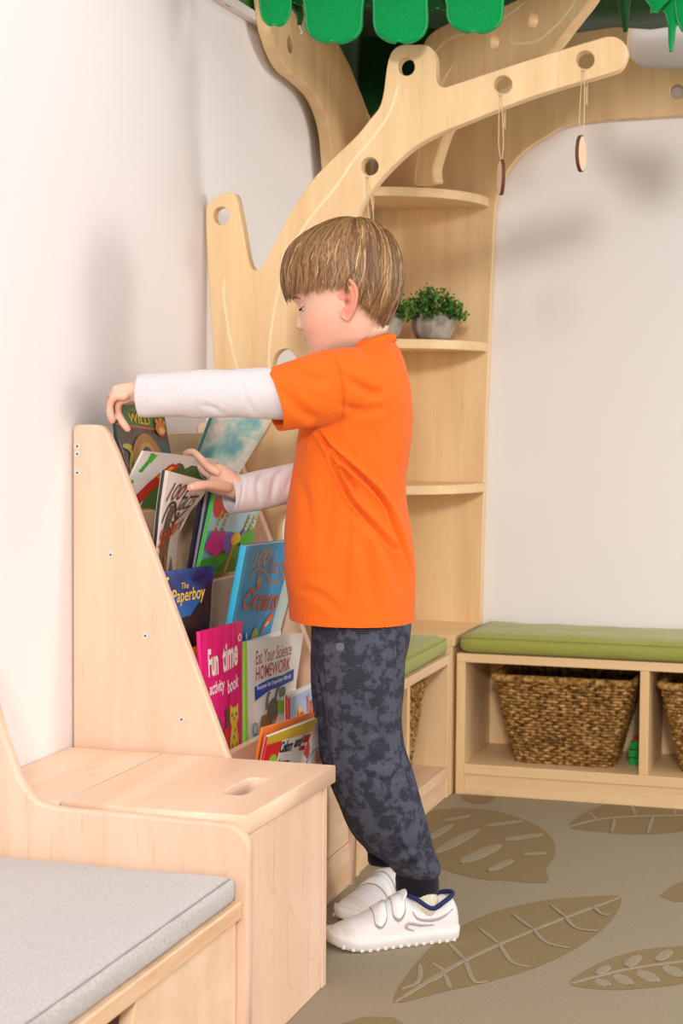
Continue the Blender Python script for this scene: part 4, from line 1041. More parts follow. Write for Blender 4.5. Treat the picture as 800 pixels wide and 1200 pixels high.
# left hand (near, above the WILD book)
wL = A(164,459,2.450); kL = A(139,464,2.448)
parts_.append(palm(wL, kL, (.18,.80,-.35), .0185, .0135, .0255, .0105))
fr = .0060
def finger(pts, r0=.0069, r1=.0053):
    P = smooth_path([V(p) for p in pts], 4); n = len(P)
    parts_.append(tube(P, [r0+(r1-r0)*i/(n-1)+(.0006*math.sin(PI*3*i/(n-1))) for i in range(n)], 12))
NAILS = []
finger([A(146,464,2.432), A(135,464,2.430), A(129.5,473,2.428), A(129,483,2.428), A(131.5,493,2.430)])
finger([A(148,468,2.444), A(140,470,2.444), A(138,481,2.442), A(142,492,2.438), A(149.5,503,2.436)], .0066,.005)
finger([A(147,462,2.462), A(137,464,2.466), A(133.5,474,2.470), A(136,486,2.472), A(141,497,2.470)])
finger([A(148,460,2.478), A(139,461,2.486), A(136,470,2.490), A(137,480,2.492)], .0058,.0045)
finger([A(158,455,2.470), A(146,455,2.485), A(136,460,2.492), A(129,466,2.492)], .0072,.0053)
# right hand (far, holding the bent cover)
wR = A(276,570,2.610); kR = A(247,555,2.590)
parts_.append(palm(wR, kR+V((0,0,-.004)), (.22,.48,-.80), .0175, .0140, .0250, .0125))
finger([A(254,553,2.580), A(243,546,2.578), A(234,536,2.582), A(226,530,2.590), A(217,532,2.594)])
finger([A(254,557,2.590), A(241,554,2.596), A(231,546,2.606), A(223,543,2.610), A(218,550,2.606)], .0066,.0052)
finger([A(256,556,2.606), A(244,553,2.614), A(236,547,2.626), A(230,548,2.632), A(226,556,2.630)])
finger([A(258,560,2.618), A(248,557,2.632), A(241,553,2.642), A(236,557,2.644)], .0058,.0046)
thp = [A(267,571,2.585), A(255,569,2.555), A(244,568,2.530), A(233,569,2.508), A(223,571.5,2.492)]
finger(thp, .0085, .0062)
body_me = vox(parts_, .00165, 5, .5)
# paint skin tone (blush of cheeks, ears, lips, knuckles are the skin's own colour; mouth slit and ear hollow have painted-in shade)
nv = len(body_me.vertices); co = np.empty(nv*3); body_me.vertices.foreach_get('co', co); co = co.reshape(-1,3)
mh = np.array(MH); loc = (co-np.array(OH))@mh*1000
col = np.tile(np.array(lin((236,192,168))[:3]), (nv,1))
def mixc(mask, c_):
    global col
    mask = np.clip(mask,0,1)[:,None]; col = col*(1-mask)+np.array(lin(c_)[:3])*mask
X_, Y_, Z_ = loc.T
hd_ = (Z_ > -95)
for sg in (-1,1): mixc(hd_*.55*np.exp(-((Y_-sg*52)/20)**2-((Z_+28)/18)**2)*(X_>0), (230,150,130))
mixc(hd_*.9*(np.exp(-((Y_)/14)**4-((Z_+50.5)/6.0)**4))*(X_>66), (204,108,100))
mixc(hd_*.9*(np.exp(-((Y_)/17)**4-((Z_+50)/1.1)**2))*(X_>64), (130,52,48))
mixc(hd_*.5*np.exp(-((Y_)/9)**2-((Z_+29)/7)**2)*(X_>78), (224,140,118))
mixc(hd_*.75*(np.abs(Y_)>np.maximum(72.2,69.5+.40*(-3-X_)/1.15))*(np.abs(Z_)<38)*(X_<6)*(((X_+9)/20)**2+((Z_+5)/33)**2<1), (224,132,110))
mixc(hd_*.9*np.exp(-(((X_+6)/4.2)**2+((Z_+10)/5)**2))*(np.abs(Y_)>66), (150,64,50))
for p in (A(131,494,2.430), A(150,504,2.436), A(141,498,2.47), A(129,466,2.492), A(217,532,2.594), A(218,551,2.606), A(222.5,571.5,2.492), A(129.5,473,2.428), A(138,481,2.442), A(243,546,2.578)):
    d = np.linalg.norm(co-np.array(p),axis=1); mixc(.55*np.exp(-(d/.010)**2), (226,134,112))
ca = body_me.color_attributes.new('skin','FLOAT_COLOR','POINT'); ca.data.foreach_set('color', np.hstack([col, np.ones((nv,1))]).ravel())
m, nt, b = newmat('skin', (232,184,156), .48, .35); at_ = nt.nodes.new('ShaderNodeVertexColor'); at_.layer_name = 'skin'
nt.links.new(at_.outputs[0], b.inputs['Base Color']); b.inputs['Subsurface Weight'].default_value = .12; b.inputs['Subsurface Radius'].default_value = (.012,.005,.003); b.inputs['Subsurface Scale'].default_value = .6
SKIN = m
body = rel(objm('body', body_me, SKIN, None, smooth=True), boy)
EYEW = flat('eye_white', (236,230,226), .25, .6); IRIS = flat('iris_dark', (52,40,34), .2, .6); LASH = flat('lash', (60,38,28), .7)
for sg in (1,-1):
    bm = new_bm(); bmesh.ops.create_uvsphere(bm, u_segments=24, v_segments=16, radius=.0117, matrix=Matrix.Translation(H(57.6,sg*29,-2.6)))
    e = obj('eyeball', bm, EYEW, smooth=True); e.parent = body
    bm = new_bm(); d = V((.80,0,-.60)); cen = V((57.6,sg*29,-2.6)); ax = V((0,1,0)); az = d.cross(ax)
    rr_ = []
    for r_, h_ in ((6,10.1),(4.4,11.1),(2,11.75),(.3,12.0)):
        rr_.append([H(*(cen+d*h_+ax*r_*math.cos(2*PI*k/16)+az*r_*math.sin(2*PI*k/16))) for k in range(16)])
    add_rings(bm, rr_); o = obj('iris', bm, IRIS, smooth=True); o.parent = body
    bm = new_bm(); mg = []
    for k in range(13):
        t = (k/12-.5)*2; y_ = 29*sg+t*10.5; z_ = -4.6+2.2*t*t; xx = 57+math.sqrt(max(0,13.0**2-(t*10.5)**2-(z_-.8)**2))
        mg.append(H(xx, y_, z_))
    add_tube(bm, mg, .0007, 5)
    for k in range(1,13):
        p = mg[k]; q = p + MH@V((.0050,.0006*sg*(k-6),-.0022)); add_tube(bm, [p, p.lerp(q,.5)+MH@V((.0004,0,-.0006)), q], [.0005,.0004,.0001], 4)
    o = obj('eyelashes', bm, LASH); o.parent = body; o['kind'] = 'stuff'
    bm = new_bm(); rnd = random.Random(4)
    for k in range(46):
        t = k/45; y_ = sg*(13+30*t); z_ = 12.5+3*math.sin(PI*t)-3*t+rnd.uniform(-1.4,1.4); 
        th = math.atan2(y_/ip(z_,TW_), 1); 
        x_ = headpt(z_, math.asin(min(.95,abs(y_)/ (ip(z_,TW_)*1.02))))[0]+.3
        p = H(x_, y_, z_); q = p+MH@V((-.001,.0045*sg,.0014)); add_tube(bm, [p,q], [.00045,.00015], 4)
    o = obj('eyebrow', bm, flat('brow_hair', (150,110,78), .8)); o.parent = body; o['kind'] = 'stuff'
# thumb nail
bm = new_bm(); tp = A(223,571.0,2.492); dirv = (thp[-1]-thp[-2]).normalized(); toC = (CAM-tp).normalized(); sd = dirv.cross(toC).normalized(); nn_ = sd.cross(dirv).normalized()
if nn_.dot(toC) < 0: nn_ = -nn_
g = [[bm.verts.new(tp + dirv*(.0015+ (-.0035+.007*i/6)) + sd*(.0038*(j/6-.5)*2*math.sqrt(max(.15,1-((i-3)/3.4)**2))) + nn_*(.0064 - .0012*((j-3)/3)**2*1.6)) for j in range(7)] for i in range(7)]
for i in range(6):
    for j in range(6): bm.faces.new((g[i][j],g[i+1][j],g[i+1][j+1],g[i][j+1]))
o = obj('thumbnail', bm, flat('nail', (246,208,196), .3), smooth=True); o.parent = body

# ---- hair
POLE = V((-.30,0,.954)).normalized(); HC = V((-6,0,22))
PX_ = V((0,1,0)).cross(POLE).normalized()   # forward tangent
skb = new_bm(); add_rings(skb, [[V(headpt(z, 2*PI*k/72, feat=False)) for k in range(72)] for z in zs]); SKB = BVHTree.FromBMesh(skb)
_hc = {}
def hair_r(d):   # scalp distance plus hair volume along local direction d (cached on a fine grid)
    th = math.acos(max(-1,min(1,d.z))); ph = math.atan2(d.y,d.x)%(2*PI)
    def cell(i, j):
        j %= 96; i = max(0,min(48,i))
        if (i,j) not in _hc:
            t, q = PI*i/48, 2*PI*j/96; e = V((math.sin(t)*math.cos(q), math.sin(t)*math.sin(q), math.cos(t)))
            h_ = SKB.ray_cast(HC, e); r = h_[3] if h_[0] else 80.
            _hc[(i,j)] = r + 8.5 + (3.5 if e.x > .1 else 0)*max(0,1-abs(e.z)) + 7*max(0,e.z)**2
        return _hc[(i,j)]
    a = th/PI*48; b_ = ph/(2*PI)*96; i, j = int(a), int(b_); a -= i; b_ -= j
    return (cell(i,j)*(1-b_)+cell(i,j+1)*b_)*(1-a) + (cell(i+1,j)*(1-b_)+cell(i+1,j+1)*b_)*a
AZ = [0,25,42,60,78,92,104,118,140,180]; AZZ = [24,24,24,22,20,18,0,-25,-43,-50]
def z_end(p):
    a = abs(math.degrees(math.atan2(p.y, p.x))); return float(np.interp(a, AZ, AZZ))
def hdir(th, ph): return POLE*math.cos(th) + (PX_*math.cos(ph)+V((0,1,0))*math.sin(ph))*math.sin(th)
def th_max(ph):
    for k in range(20, 175, 2):
        d = hdir(math.radians(k), ph); p = HC+d*hair_r(d)
        if p.z < z_end(p): return math.radians(k)
    return math.radians(170)
THM = [th_max(2*PI*i/180) for i in range(180)]
def thm(ph): f = (ph/(2*PI)*180)%180; i = int(f); f -= i; return THM[i]*(1-f)+THM[(i+1)%180]*f
bm = new_bm(); n1, n2 = 120, 30; g = []
for j in range(n2+1):
    row = []
    for i in range(n1):
        ph = 2*PI*i/n1; th = (thm(ph)-.03)*j/n2; d = hdir(max(th,.001), ph); r = hair_r(d)-2.0-1.5*(j/n2)**3
        row.append(bm.verts.new(H(*(HC+d*r))))
    g.append(row)
inn = []
for j in range(n2, -1, -1):
    row = []
    for i in range(n1):
        ph = 2*PI*i/n1; th = (thm(ph)-.05)*j/n2; d = hdir(max(th,.001), ph); r = hair_r(d)-8
        row.append(bm.verts.new(H(*(HC+d*r))))
    inn.append(row)
allr = g+inn
for r0, r1 in zip(allr, allr[1:]):
    for i in range(n1): bm.faces.new((r0[i], r0[(i+1)%n1], r1[(i+1)%n1], r1[i]))
m, nt, b = newmat('hair', (150,112,72), .42, .4); a_ = nt.nodes.new('ShaderNodeVertexColor'); a_.layer_name = 'tone'; nt.links.new(a_.outputs[0], b.inputs['Base Color'])
HAIR = m
me = bpy.data.meshes.new('hair_base'); bmesh.ops.recalc_face_normals(bm, faces=bm.faces); bm.to_mesh(me); bm.free()
ca = me.color_attributes.new('tone','FLOAT_COLOR','POINT'); ca.data.foreach_set('color', list(lin((92,62,38)))*len(me.vertices))
rel(objm('hair_base', me, HAIR, None, smooth=True), boy)
rnd = random.Random(11); verts = []; faces = []; cols = []
TONES = [(104,72,44),(130,94,58),(156,116,74),(182,140,94),(210,170,120),(232,196,146)]
def lockcol(ph, rnd): 
    k = noise.noise(V((math.cos(ph)*5, math.sin(ph)*5, 3.1)))*2.0 + rnd.gauss(0,1.05) + 1.7
    return TONES[int(max(0,min(5,k)))]
for s_ in range(6500):
    ph = rnd.uniform(0, 2*PI); tm = thm(ph)
    u = rnd.random(); a = tm*(rnd.uniform(0,.55) if u < .55 else rnd.uniform(.35,.8)); b_ = tm*rnd.uniform(.80,1.035) if u < .3 else tm*rnd.uniform(.95,1.06+.03*math.sin(ph*23))
    lay = rnd.uniform(-1.5,2.0); n = 9; wd = rnd.uniform(.6,1.7); sw = rnd.uniform(-.12,.12)+.05; ph0 = ph
    c0 = np.array(lin(lockcol(ph, rnd))[:3]); cl = noise.noise(V((math.cos(ph)*7, math.sin(ph)*7, 0)))
    prev = None; kk = rnd.uniform(0,6)
    for k in range(n+1):
        f = k/n; th = a+(b_-a)*f; phk = ph0 + sw*math.sin(f*2.0+kk*.3)*.8*(.3+f) + .05*math.sin(kk+f*4)
        d = hdir(max(th,.01), phk); r = hair_r(d)+lay*math.sin(PI*min(1,f*1.2+.1))**.5+cl*3.4
        if f > .75: r -= (f-.75)*5*(1 if d.x < .2 else .3)
        p = HC+d*r
        t = (hdir(th+.05, phk)-d).normalized(); sd = t.cross(d).normalized(); w_ = wd*(1-f**3)*min(1,.25+f*4)+.12
        i0 = len(verts)
        verts += [H(*(p+sd*w_)), H(*(p+d*w_*.55)), H(*(p-sd*w_))]
        sh = 1.0
        cols += [tuple(c0*sh)+(1,)]*3
        if k: 
            q = i0-3
            faces += [(q,q+1,i0+1,i0),(q+1,q+2,i0+2,i0+1)]
me = bpy.data.meshes.new('hair_strands'); me.from_pydata([tuple(v) for v in verts], [], faces)
ca = me.color_attributes.new('tone','FLOAT_COLOR','POINT'); ca.data.foreach_set('color', np.array(cols).ravel())
o = rel(objm('hair_strands', me, HAIR, None, smooth=True), boy); o['kind'] = 'stuff'

# ---- clothes helpers
def interp_rows(rows, k=4):
    P = smooth_path([V(r[:3]) for r in rows], k); return P
def fold(me, lines, only=None):
    """press crease lines (pixel traces on the visible side) into real geometry"""
    n = len(me.vertices); co = np.empty(n*3); me.vertices.foreach_get('co', co); co = co.reshape(-1,3)
    no = np.array([v.normal[:] for v in me.vertices])
    d = co-np.array(CAM); kx = d@np.array(FW); px_ = 400+FPX*(d@np.array(RT))/kx; py_ = 600-FPX*(d@np.array(UP))/kx
    vis = np.clip(-(no*(d/np.linalg.norm(d,axis=1)[:,None])).sum(1)*2,0,1)
    disp = np.zeros(n)
    for pts, wd, dep in lines:
        P = [ (p.x,p.y) for p in smooth_path([V((a,b_,0)) for a,b_ in pts], 6)]; best = np.full(n,1e9); side = np.zeros(n); par = np.zeros(n)
        for i in range(len(P)-1):
            a = np.array(P[i]); b_ = np.array(P[i+1]); ab = b_-a; L_ = ab@ab
            t = np.clip(((px_-a[0])*ab[0]+(py_-a[1])*ab[1])/L_,0,1); qx = a[0]+ab[0]*t; qy = a[1]+ab[1]*t
            dd = np.hypot(px_-qx,py_-qy); cr_ = ab[0]*(py_-a[1])-ab[1]*(px_-a[0]); mk = dd < best
            best[mk] = dd[mk]; side[mk] = np.sign(cr_[mk]); par[mk] = (i+t[mk])/(len(P)-1)
        env = np.sin(PI*np.clip(par*.92+.06,0,1))**.5
        disp += -dep*env*np.exp(-(best/wd)**2) + dep*.55*env*np.exp(-((best-wd*1.9)/(wd*1.3))**2)
    co += no*(disp*vis)[:,None]; me.vertices.foreach_set('co', co.ravel()); me.update()
def cutoff(me, cen, nrm, rad):
    bm = new_bm(); bm.from_mesh(me)
    fs = [f for f in bm.faces if (f.calc_center_median()-cen).length < rad]
    gg = set(fs); 
    for f in fs: gg.update(f.verts); gg.update(f.edges)
    bmesh.ops.bisect_plane(bm, geom=list(gg), plane_co=cen, plane_no=nrm, clear_outer=True, clear_inner=False)
    bm.to_mesh(me); bm.free()
def cloth(name, me, m, th=.0016):
    o = objm(name, me, m, None, smooth=True); s = o.modifiers.new('s','SOLIDIFY'); s.thickness = th; s.offset = -1
    return rel(o, boy)
def ndisp(me, amp, sc, seed=0):
    n = len(me.vertices); no = np.empty(n*3); me.vertices.foreach_get('normal', no); co = np.empty(n*3); me.vertices.foreach_get('co', co)
    co = co.reshape(-1,3); no = no.reshape(-1,3); s_ = V((seed,seed,0))
    k = np.array([noise.noise(V(c_)*sc+s_) for c_ in co.tolist()]); co += no*(k*amp)[:,None]
    me.vertices.foreach_set('co', co.ravel()); me.update()
# ---- orange t-shirt
TS = [(736,345,485.5,.118),(727,344,485,.118),(700,341,485,.118),(660,337.5,484,.116),(620,338,478.5,.113),(590,341,474,.111),(560,345,475,.111),(530,349,479,.113),(500,353,480.5,.117),(470,360,480.5,.119),(445,371,478,.117),(428,382,474,.105),(415,393,469,.084),(405,401,464,.064),(396,407,458,.052),(385,410,454,.050)]
YC = 2.655
def srow(py_, l, r, b_, yc=YC, n=48, ex=2.3):
    a_, b2 = A(l,py_,yc), A(r,py_,yc); c_ = (a_+b2)/2; return ellring(c_, BF, BS, (b2-a_).length/2, b_, n, ex)
sm = smooth_path([V((r[0],r[1],r[2])) for r in TS], 3); bb = np.interp([-p.x for p in sm], [-r[0] for r in TS], [r[3] for r in TS])
sp = [loft([srow(p.x,p.y,p.z,b_) for p,b_ in zip(sm,bb)])]
def sleeve(rows, ups=None, n=28):
    """rows (px,py,y,radius)"""
    P = [A(*r[:3]) for r in rows]; rs = []
    for i, p in enumerate(P):
        t = (P[min(i+1,len(P)-1)]-P[max(i-1,0)]).normalized(); up = V((0,0,1)); s = t.cross(up).normalized(); u_ = s.cross(t)
        rs.append(ell(p, u_*rows[i][3], s*rows[i][3]*.92, n, 2.1))
    return loft(rs), P
sl1, P1 = sleeve([(425,452,2.60,.050),(410,450,2.580,.058),(385,453,2.552,.0565),(360,459,2.530,.0535),(340,464,2.515,.050),(319,470,2.500,.0465),(306,473,2.492,.046)])
sl2, P2 = sleeve([(430,452,2.70,.050),(425,470,2.735,.054),(412,500,2.755,.050),(398,530,2.758,.046),(392,542,2.758,.045)])
shirt = vox([sp[0], sl1, sl2], .0026, 5, .5)
cutoff(shirt, (P1[5]), (P1[5]-P1[3]).normalized(), .075)
cutoff(shirt, P2[3], (P2[3]-P2[2]).normalized(), .065)
hc = A(414,725,YC); cutoff(shirt, hc, V((.0,0,-1)), .3)
ntop = A(433,402,YC); cutoff(shirt, ntop, (V((0,0,1))+BF*.32).normalized(), .085)
ndisp(shirt, .0035, 9, 2); ndisp(shirt, .0015, 22, 5)
fold(shirt, [([(374,508),(392,530),(420,555),(445,582),(462,615),(474,648),(482,672)],2.3,.012),([(380,514),(392,545),(404,572),(416,592),(440,618),(462,645)],2.1,.010),
             ([(400,548),(410,562),(418,575)],2.4,.007),([(452,600),(462,625),(470,650)],2.2,.007),
             ([(392,420),(399,440),(402,462),(402,482),(396,503)],1.6,.0035),([(411,610),(409,660),(406,722)],2.0,.0026),
             ([(352,530),(360,508),(372,500)],3,.004),([(402,440),(425,455),(445,462)],5,.005),([(350,560),(362,600),(360,640)],6,.003),([(420,600),(450,640),(470,690)],5,.004),([(355,690),(380,700),(400,722)],5,.003),([(402,475),(425,482),(450,478)],5,.004),
             ([(343,430),(360,440),(380,448)],6,.0045),([(330,455),(350,478),(372,492)],6,.0045),([(430,640),(436,680),(440,720)],7,.005),([(388,560),(384,600),(376,650)],8,.004)])
ORANGE = fabric('orange_jersey', (240,112,30), (232,102,24), 700, .8, .12, .08)
o_sh = cloth('t_shirt', shirt, ORANGE)
# collar rib, hem stitch lines
bm = new_bm(); nrm_ = (V((0,0,1))+BF*.32).normalized()
e1 = BF-nrm_*BF.dot(nrm_); e1.normalize(); e2 = nrm_.cross(e1)
cc = A(433,403,YC)
for k_ in range(1):
    pts = [cc + e1*(.0385*math.cos(2*PI*k/48)) + e2*(.054*math.sin(2*PI*k/48)) for k in range(49)]
    rings = []
    for i, p in enumerate(pts[:-1]):
        ou = (p-cc).normalized(); rings.append([p+ou*.003-nrm_*.008, p+ou*.0035+nrm_*.002, p+ou*.0005+nrm_*.006, p-ou*.0015+nrm_*.004, p-ou*.001-nrm_*.008])
    vr = [[bm.verts.new(q) for q in r] for r in rings]; n = len(vr)
    for i in range(n):
        for j in range(5): bm.faces.new((vr[i][j], vr[(i+1)%n][j], vr[(i+1)%n][(j+1)%5], vr[i][(j+1)%5]))
oc_ = obj('collar', bm, fabric('orange_rib', (243,116,26), (232,104,20), 300, .85, .3, .08, (8,8,1)), smooth=True); oc_.parent = o_sh.parent; rel(oc_, boy)
# ---- white long sleeves
WHITE = fabric('white_jersey', (226,219,220), (214,206,208), 600, .85, .2, .1)
wl, PW = sleeve([(350,463,2.52,.036),(325,462,2.50,.0368),(300,461,2.488,.0368),(275,460,2.478,.0360),(250,460,2.47,.0358),(225,461,2.463,.0352),(200,462.5,2.456,.0340),(180,463.5,2.452,.0325),(165,464,2.450,.0312),(155,464,2.449,.031)])
wm = vox([wl], .0022, 4, .5); cutoff(wm, PW[8], (PW[9]-PW[7]).normalized(), .06)
ndisp(wm, .003, 16, 1); ndisp(wm, .0016, 40, 3)
fold(wm, [([(300,485),(290,470),(284,450)],3,.0018),([(262,486),(250,478),(235,474)],3,.0016),([(230,440),(222,455),(220,470)],4,.0012),([(205,486),(200,470),(201,455)],3,.001),([(172,443),(170,462),(172,485)],1.6,.0008)])
cloth('long_sleeve', wm, WHITE, .0014)
wr, PR = sleeve([(395,548,2.745,.034),(370,560,2.725,.0335),(345,566,2.695,.0315),(325,570,2.672,.0305),(305,574,2.65,.0300),(288,576.5,2.63,.0300),(276,578,2.616,.0298),(268,578.5,2.606,.0300),(260,579,2.60,.03)])
wm2 = vox([wr], .0022, 4, .5); cutoff(wm2, PR[7], (PR[8]-PR[6]).normalized(), .05)
ndisp(wm2, .003, 18, 6); ndisp(wm2, .0014, 42, 8)
fold(wm2, [([(335,545),(322,562),(318,585)],3,.0022),([(310,552),(302,566),(303,590)],3,.0018),([(345,552),(335,575)],3,.0018),([(285,556),(284,575),(280,598)],1.6,.001)])
cloth('long_sleeve', wm2, WHITE, .0014)
# ---- trousers
m, nt, b = newmat('camo_jersey', (74,76,92), .9, .12); N = nt.nodes.new; Lk = nt.links.new
tc = N('ShaderNodeTexCoord'); n1_ = N('ShaderNodeTexNoise'); n1_.inputs['Scale'].default_value = 54; n1_.inputs['Detail'].default_value = 5; n1_.inputs['Roughness'].default_value = .65
Lk(tc.outputs['Object'], n1_.inputs['Vector']); c1_ = N('ShaderNodeValToRGB'); c1_.color_ramp.elements[0].position = .47; c1_.color_ramp.elements[1].position = .53
Lk(n1_.outputs['Fac'], c1_.inputs[0])
wv = N('ShaderNodeTexWave'); wv.bands_direction = 'Z'; wv.inputs['Scale'].default_value = 105; wv.inputs['Distortion'].default_value = 0.6; wv.inputs['Detail'].default_value = 1
Lk(tc.outputs['Object'], wv.inputs['Vector'])
mlt = N('ShaderNodeMath'); mlt.operation = 'MULTIPLY'; Lk(c1_.outputs[0], mlt.inputs[0])
rm = N('ShaderNodeMath'); rm.operation = 'MULTIPLY_ADD'; rm.inputs[1].default_value = .5; rm.inputs[2].default_value = .5; Lk(wv.outputs['Fac'], rm.inputs[0]); Lk(rm.outputs[0], mlt.inputs[1])
mxc = N('ShaderNodeMix'); mxc.data_type = 'RGBA'; mxc.inputs[6].default_value = lin((80,82,96)); mxc.inputs[7].default_value = lin((46,45,54)); Lk(mlt.outputs[0], mxc.inputs[0]); Lk(mxc.outputs[2], b.inputs['Base Color'])
CAMO = m
def legrow(py_, l, r, y, k=.92): 
    a_, b2 = A(l,py_,y), A(r,py_,y); c_ = (a_+b2)/2; R_ = (b2-a_).length/2; return ellring(c_, V((-1,0,0)), V((0,-1,0)), R_, R_*k, 32, 2.2)
NL = [(700,368,480,2.645,.0),(735,371,481,2.625,0),(765,375,475,2.612,0),(800,378,472,2.606,0),(835,381.5,470,2.606,0),(870,384.5,471,2.608,0),(900,389,481,2.612,0),(930,397,489.5,2.618,0),(958,408,497.5,2.626,0),(980,421,503,2.634,0),(998,435,507,2.642,0),(1008,449,511,2.648,0),(1016,457,514.5,2.652,0),(1023,463,513.5,2.655,0),(1028,468,510,2.655,0)]
FL = [(700,366,470,2.70),(740,366.5,455,2.715),(800,366.5,440,2.73),(850,369,440,2.74),(885,376,446,2.75),(915,386,452,2.76),(945,399,458,2.77),(968,410,464,2.78),(984,420,467,2.785),(994,428,468,2.79),(1000,431,467,2.79),(1005,433,466,2.79)]
def legl(rows): 
    P = smooth_path([V((r[0],r[1],r[2])) for r in rows], 3); ys = np.interp([p.x for p in P], [r[0] for r in rows], [r[3] for r in rows])
    return loft([legrow(p.x,p.y,p.z,y) for p,y in zip(P,ys)])
hip = loft([srow(p,l,r,b_,2.66) for p,l,r,b_ in ((690,366,484,.100),(720,367,481,.100),(745,368,479,.100),(770,369,474,.096),(790,374,466,.08))])
tr = vox([legl(NL), legl(FL), hip], .0032, 6, .5)
ndisp(tr, .004, 8, 4); ndisp(tr, .0018, 20, 9)
fold(tr, [([(374,748),(378,800),(383,850),(388,900),(392,915)],2.6,.006),([(452,930),(460,960),(468,985),(478,1005),(493,1022)],2.2,.003),([(425,905),(450,915),(485,905)],5,.003),([(432,810),(440,850),(450,880)],6,.003),
           ([(410,870),(430,890),(460,895)],7,.003),([(452,1012),(470,1015),(500,1008)],4,.0025),([(440,985),(465,1000),(500,985)],5,.0025),([(462,735),(467,760),(468,790)],3,.004),([(420,745),(425,770),(440,790)],6,.002),([(475,1022),(482,1012),(484,1004)],2.5,.0015),([(496,1024),(500,1014),(501,1005)],2.5,.0015)])
trs = rel(objm('trousers', tr, CAMO, None, smooth=True), boy)
RIB = fabric('black_rib', (34,30,36), (24,20,26), 200, .9, .4, .1, (6,6,.6))
cf = loft([legrow(p,l,r,y,.95) for p,l,r,y in ((1024,464.5,511,2.655),(1030,464,513,2.655),(1040,464.5,513.5,2.655),(1045.5,465.5,512.5,2.655),(1044,468,509,2.655))]); rel(obj('trouser_cuff', cf, RIB, smooth=True), boy)
cf = loft([legrow(p,l,r,y,.95) for p,l,r,y in ((990,433,466,2.79),(997,431,467,2.79),(1008,431.5,467,2.79),(1012,433,465,2.79))]); rel(obj('trouser_cuff', cf, RIB, smooth=True), boy)
# small pale print on the hip
bm = new_bm(); bvh = BVHTree.FromPolygons([tuple(v.co) for v in tr.vertices], [tuple(p.vertices) for p in tr.polygons])
def onto(px_, py_, e=.0008):
    d = ray(px_, py_).normalized(); h_ = bvh.ray_cast(CAM, d); return (h_[0]-d*e) if h_[0] else at(px_,py_,y=2.55)
f_ = [bm.verts.new(onto(a,b_)) for a,b_ in [(p.x,p.y) for p in smooth_path([V((394,754,0)),V((402,754,0)),V((403,761,0)),V((399,763,0)),V((394,761,0))],3,True)]]; bm.faces.new(f_)
rel(obj('hip_print', bm, flat('pale_print', (108,110,122), .7)), boy)

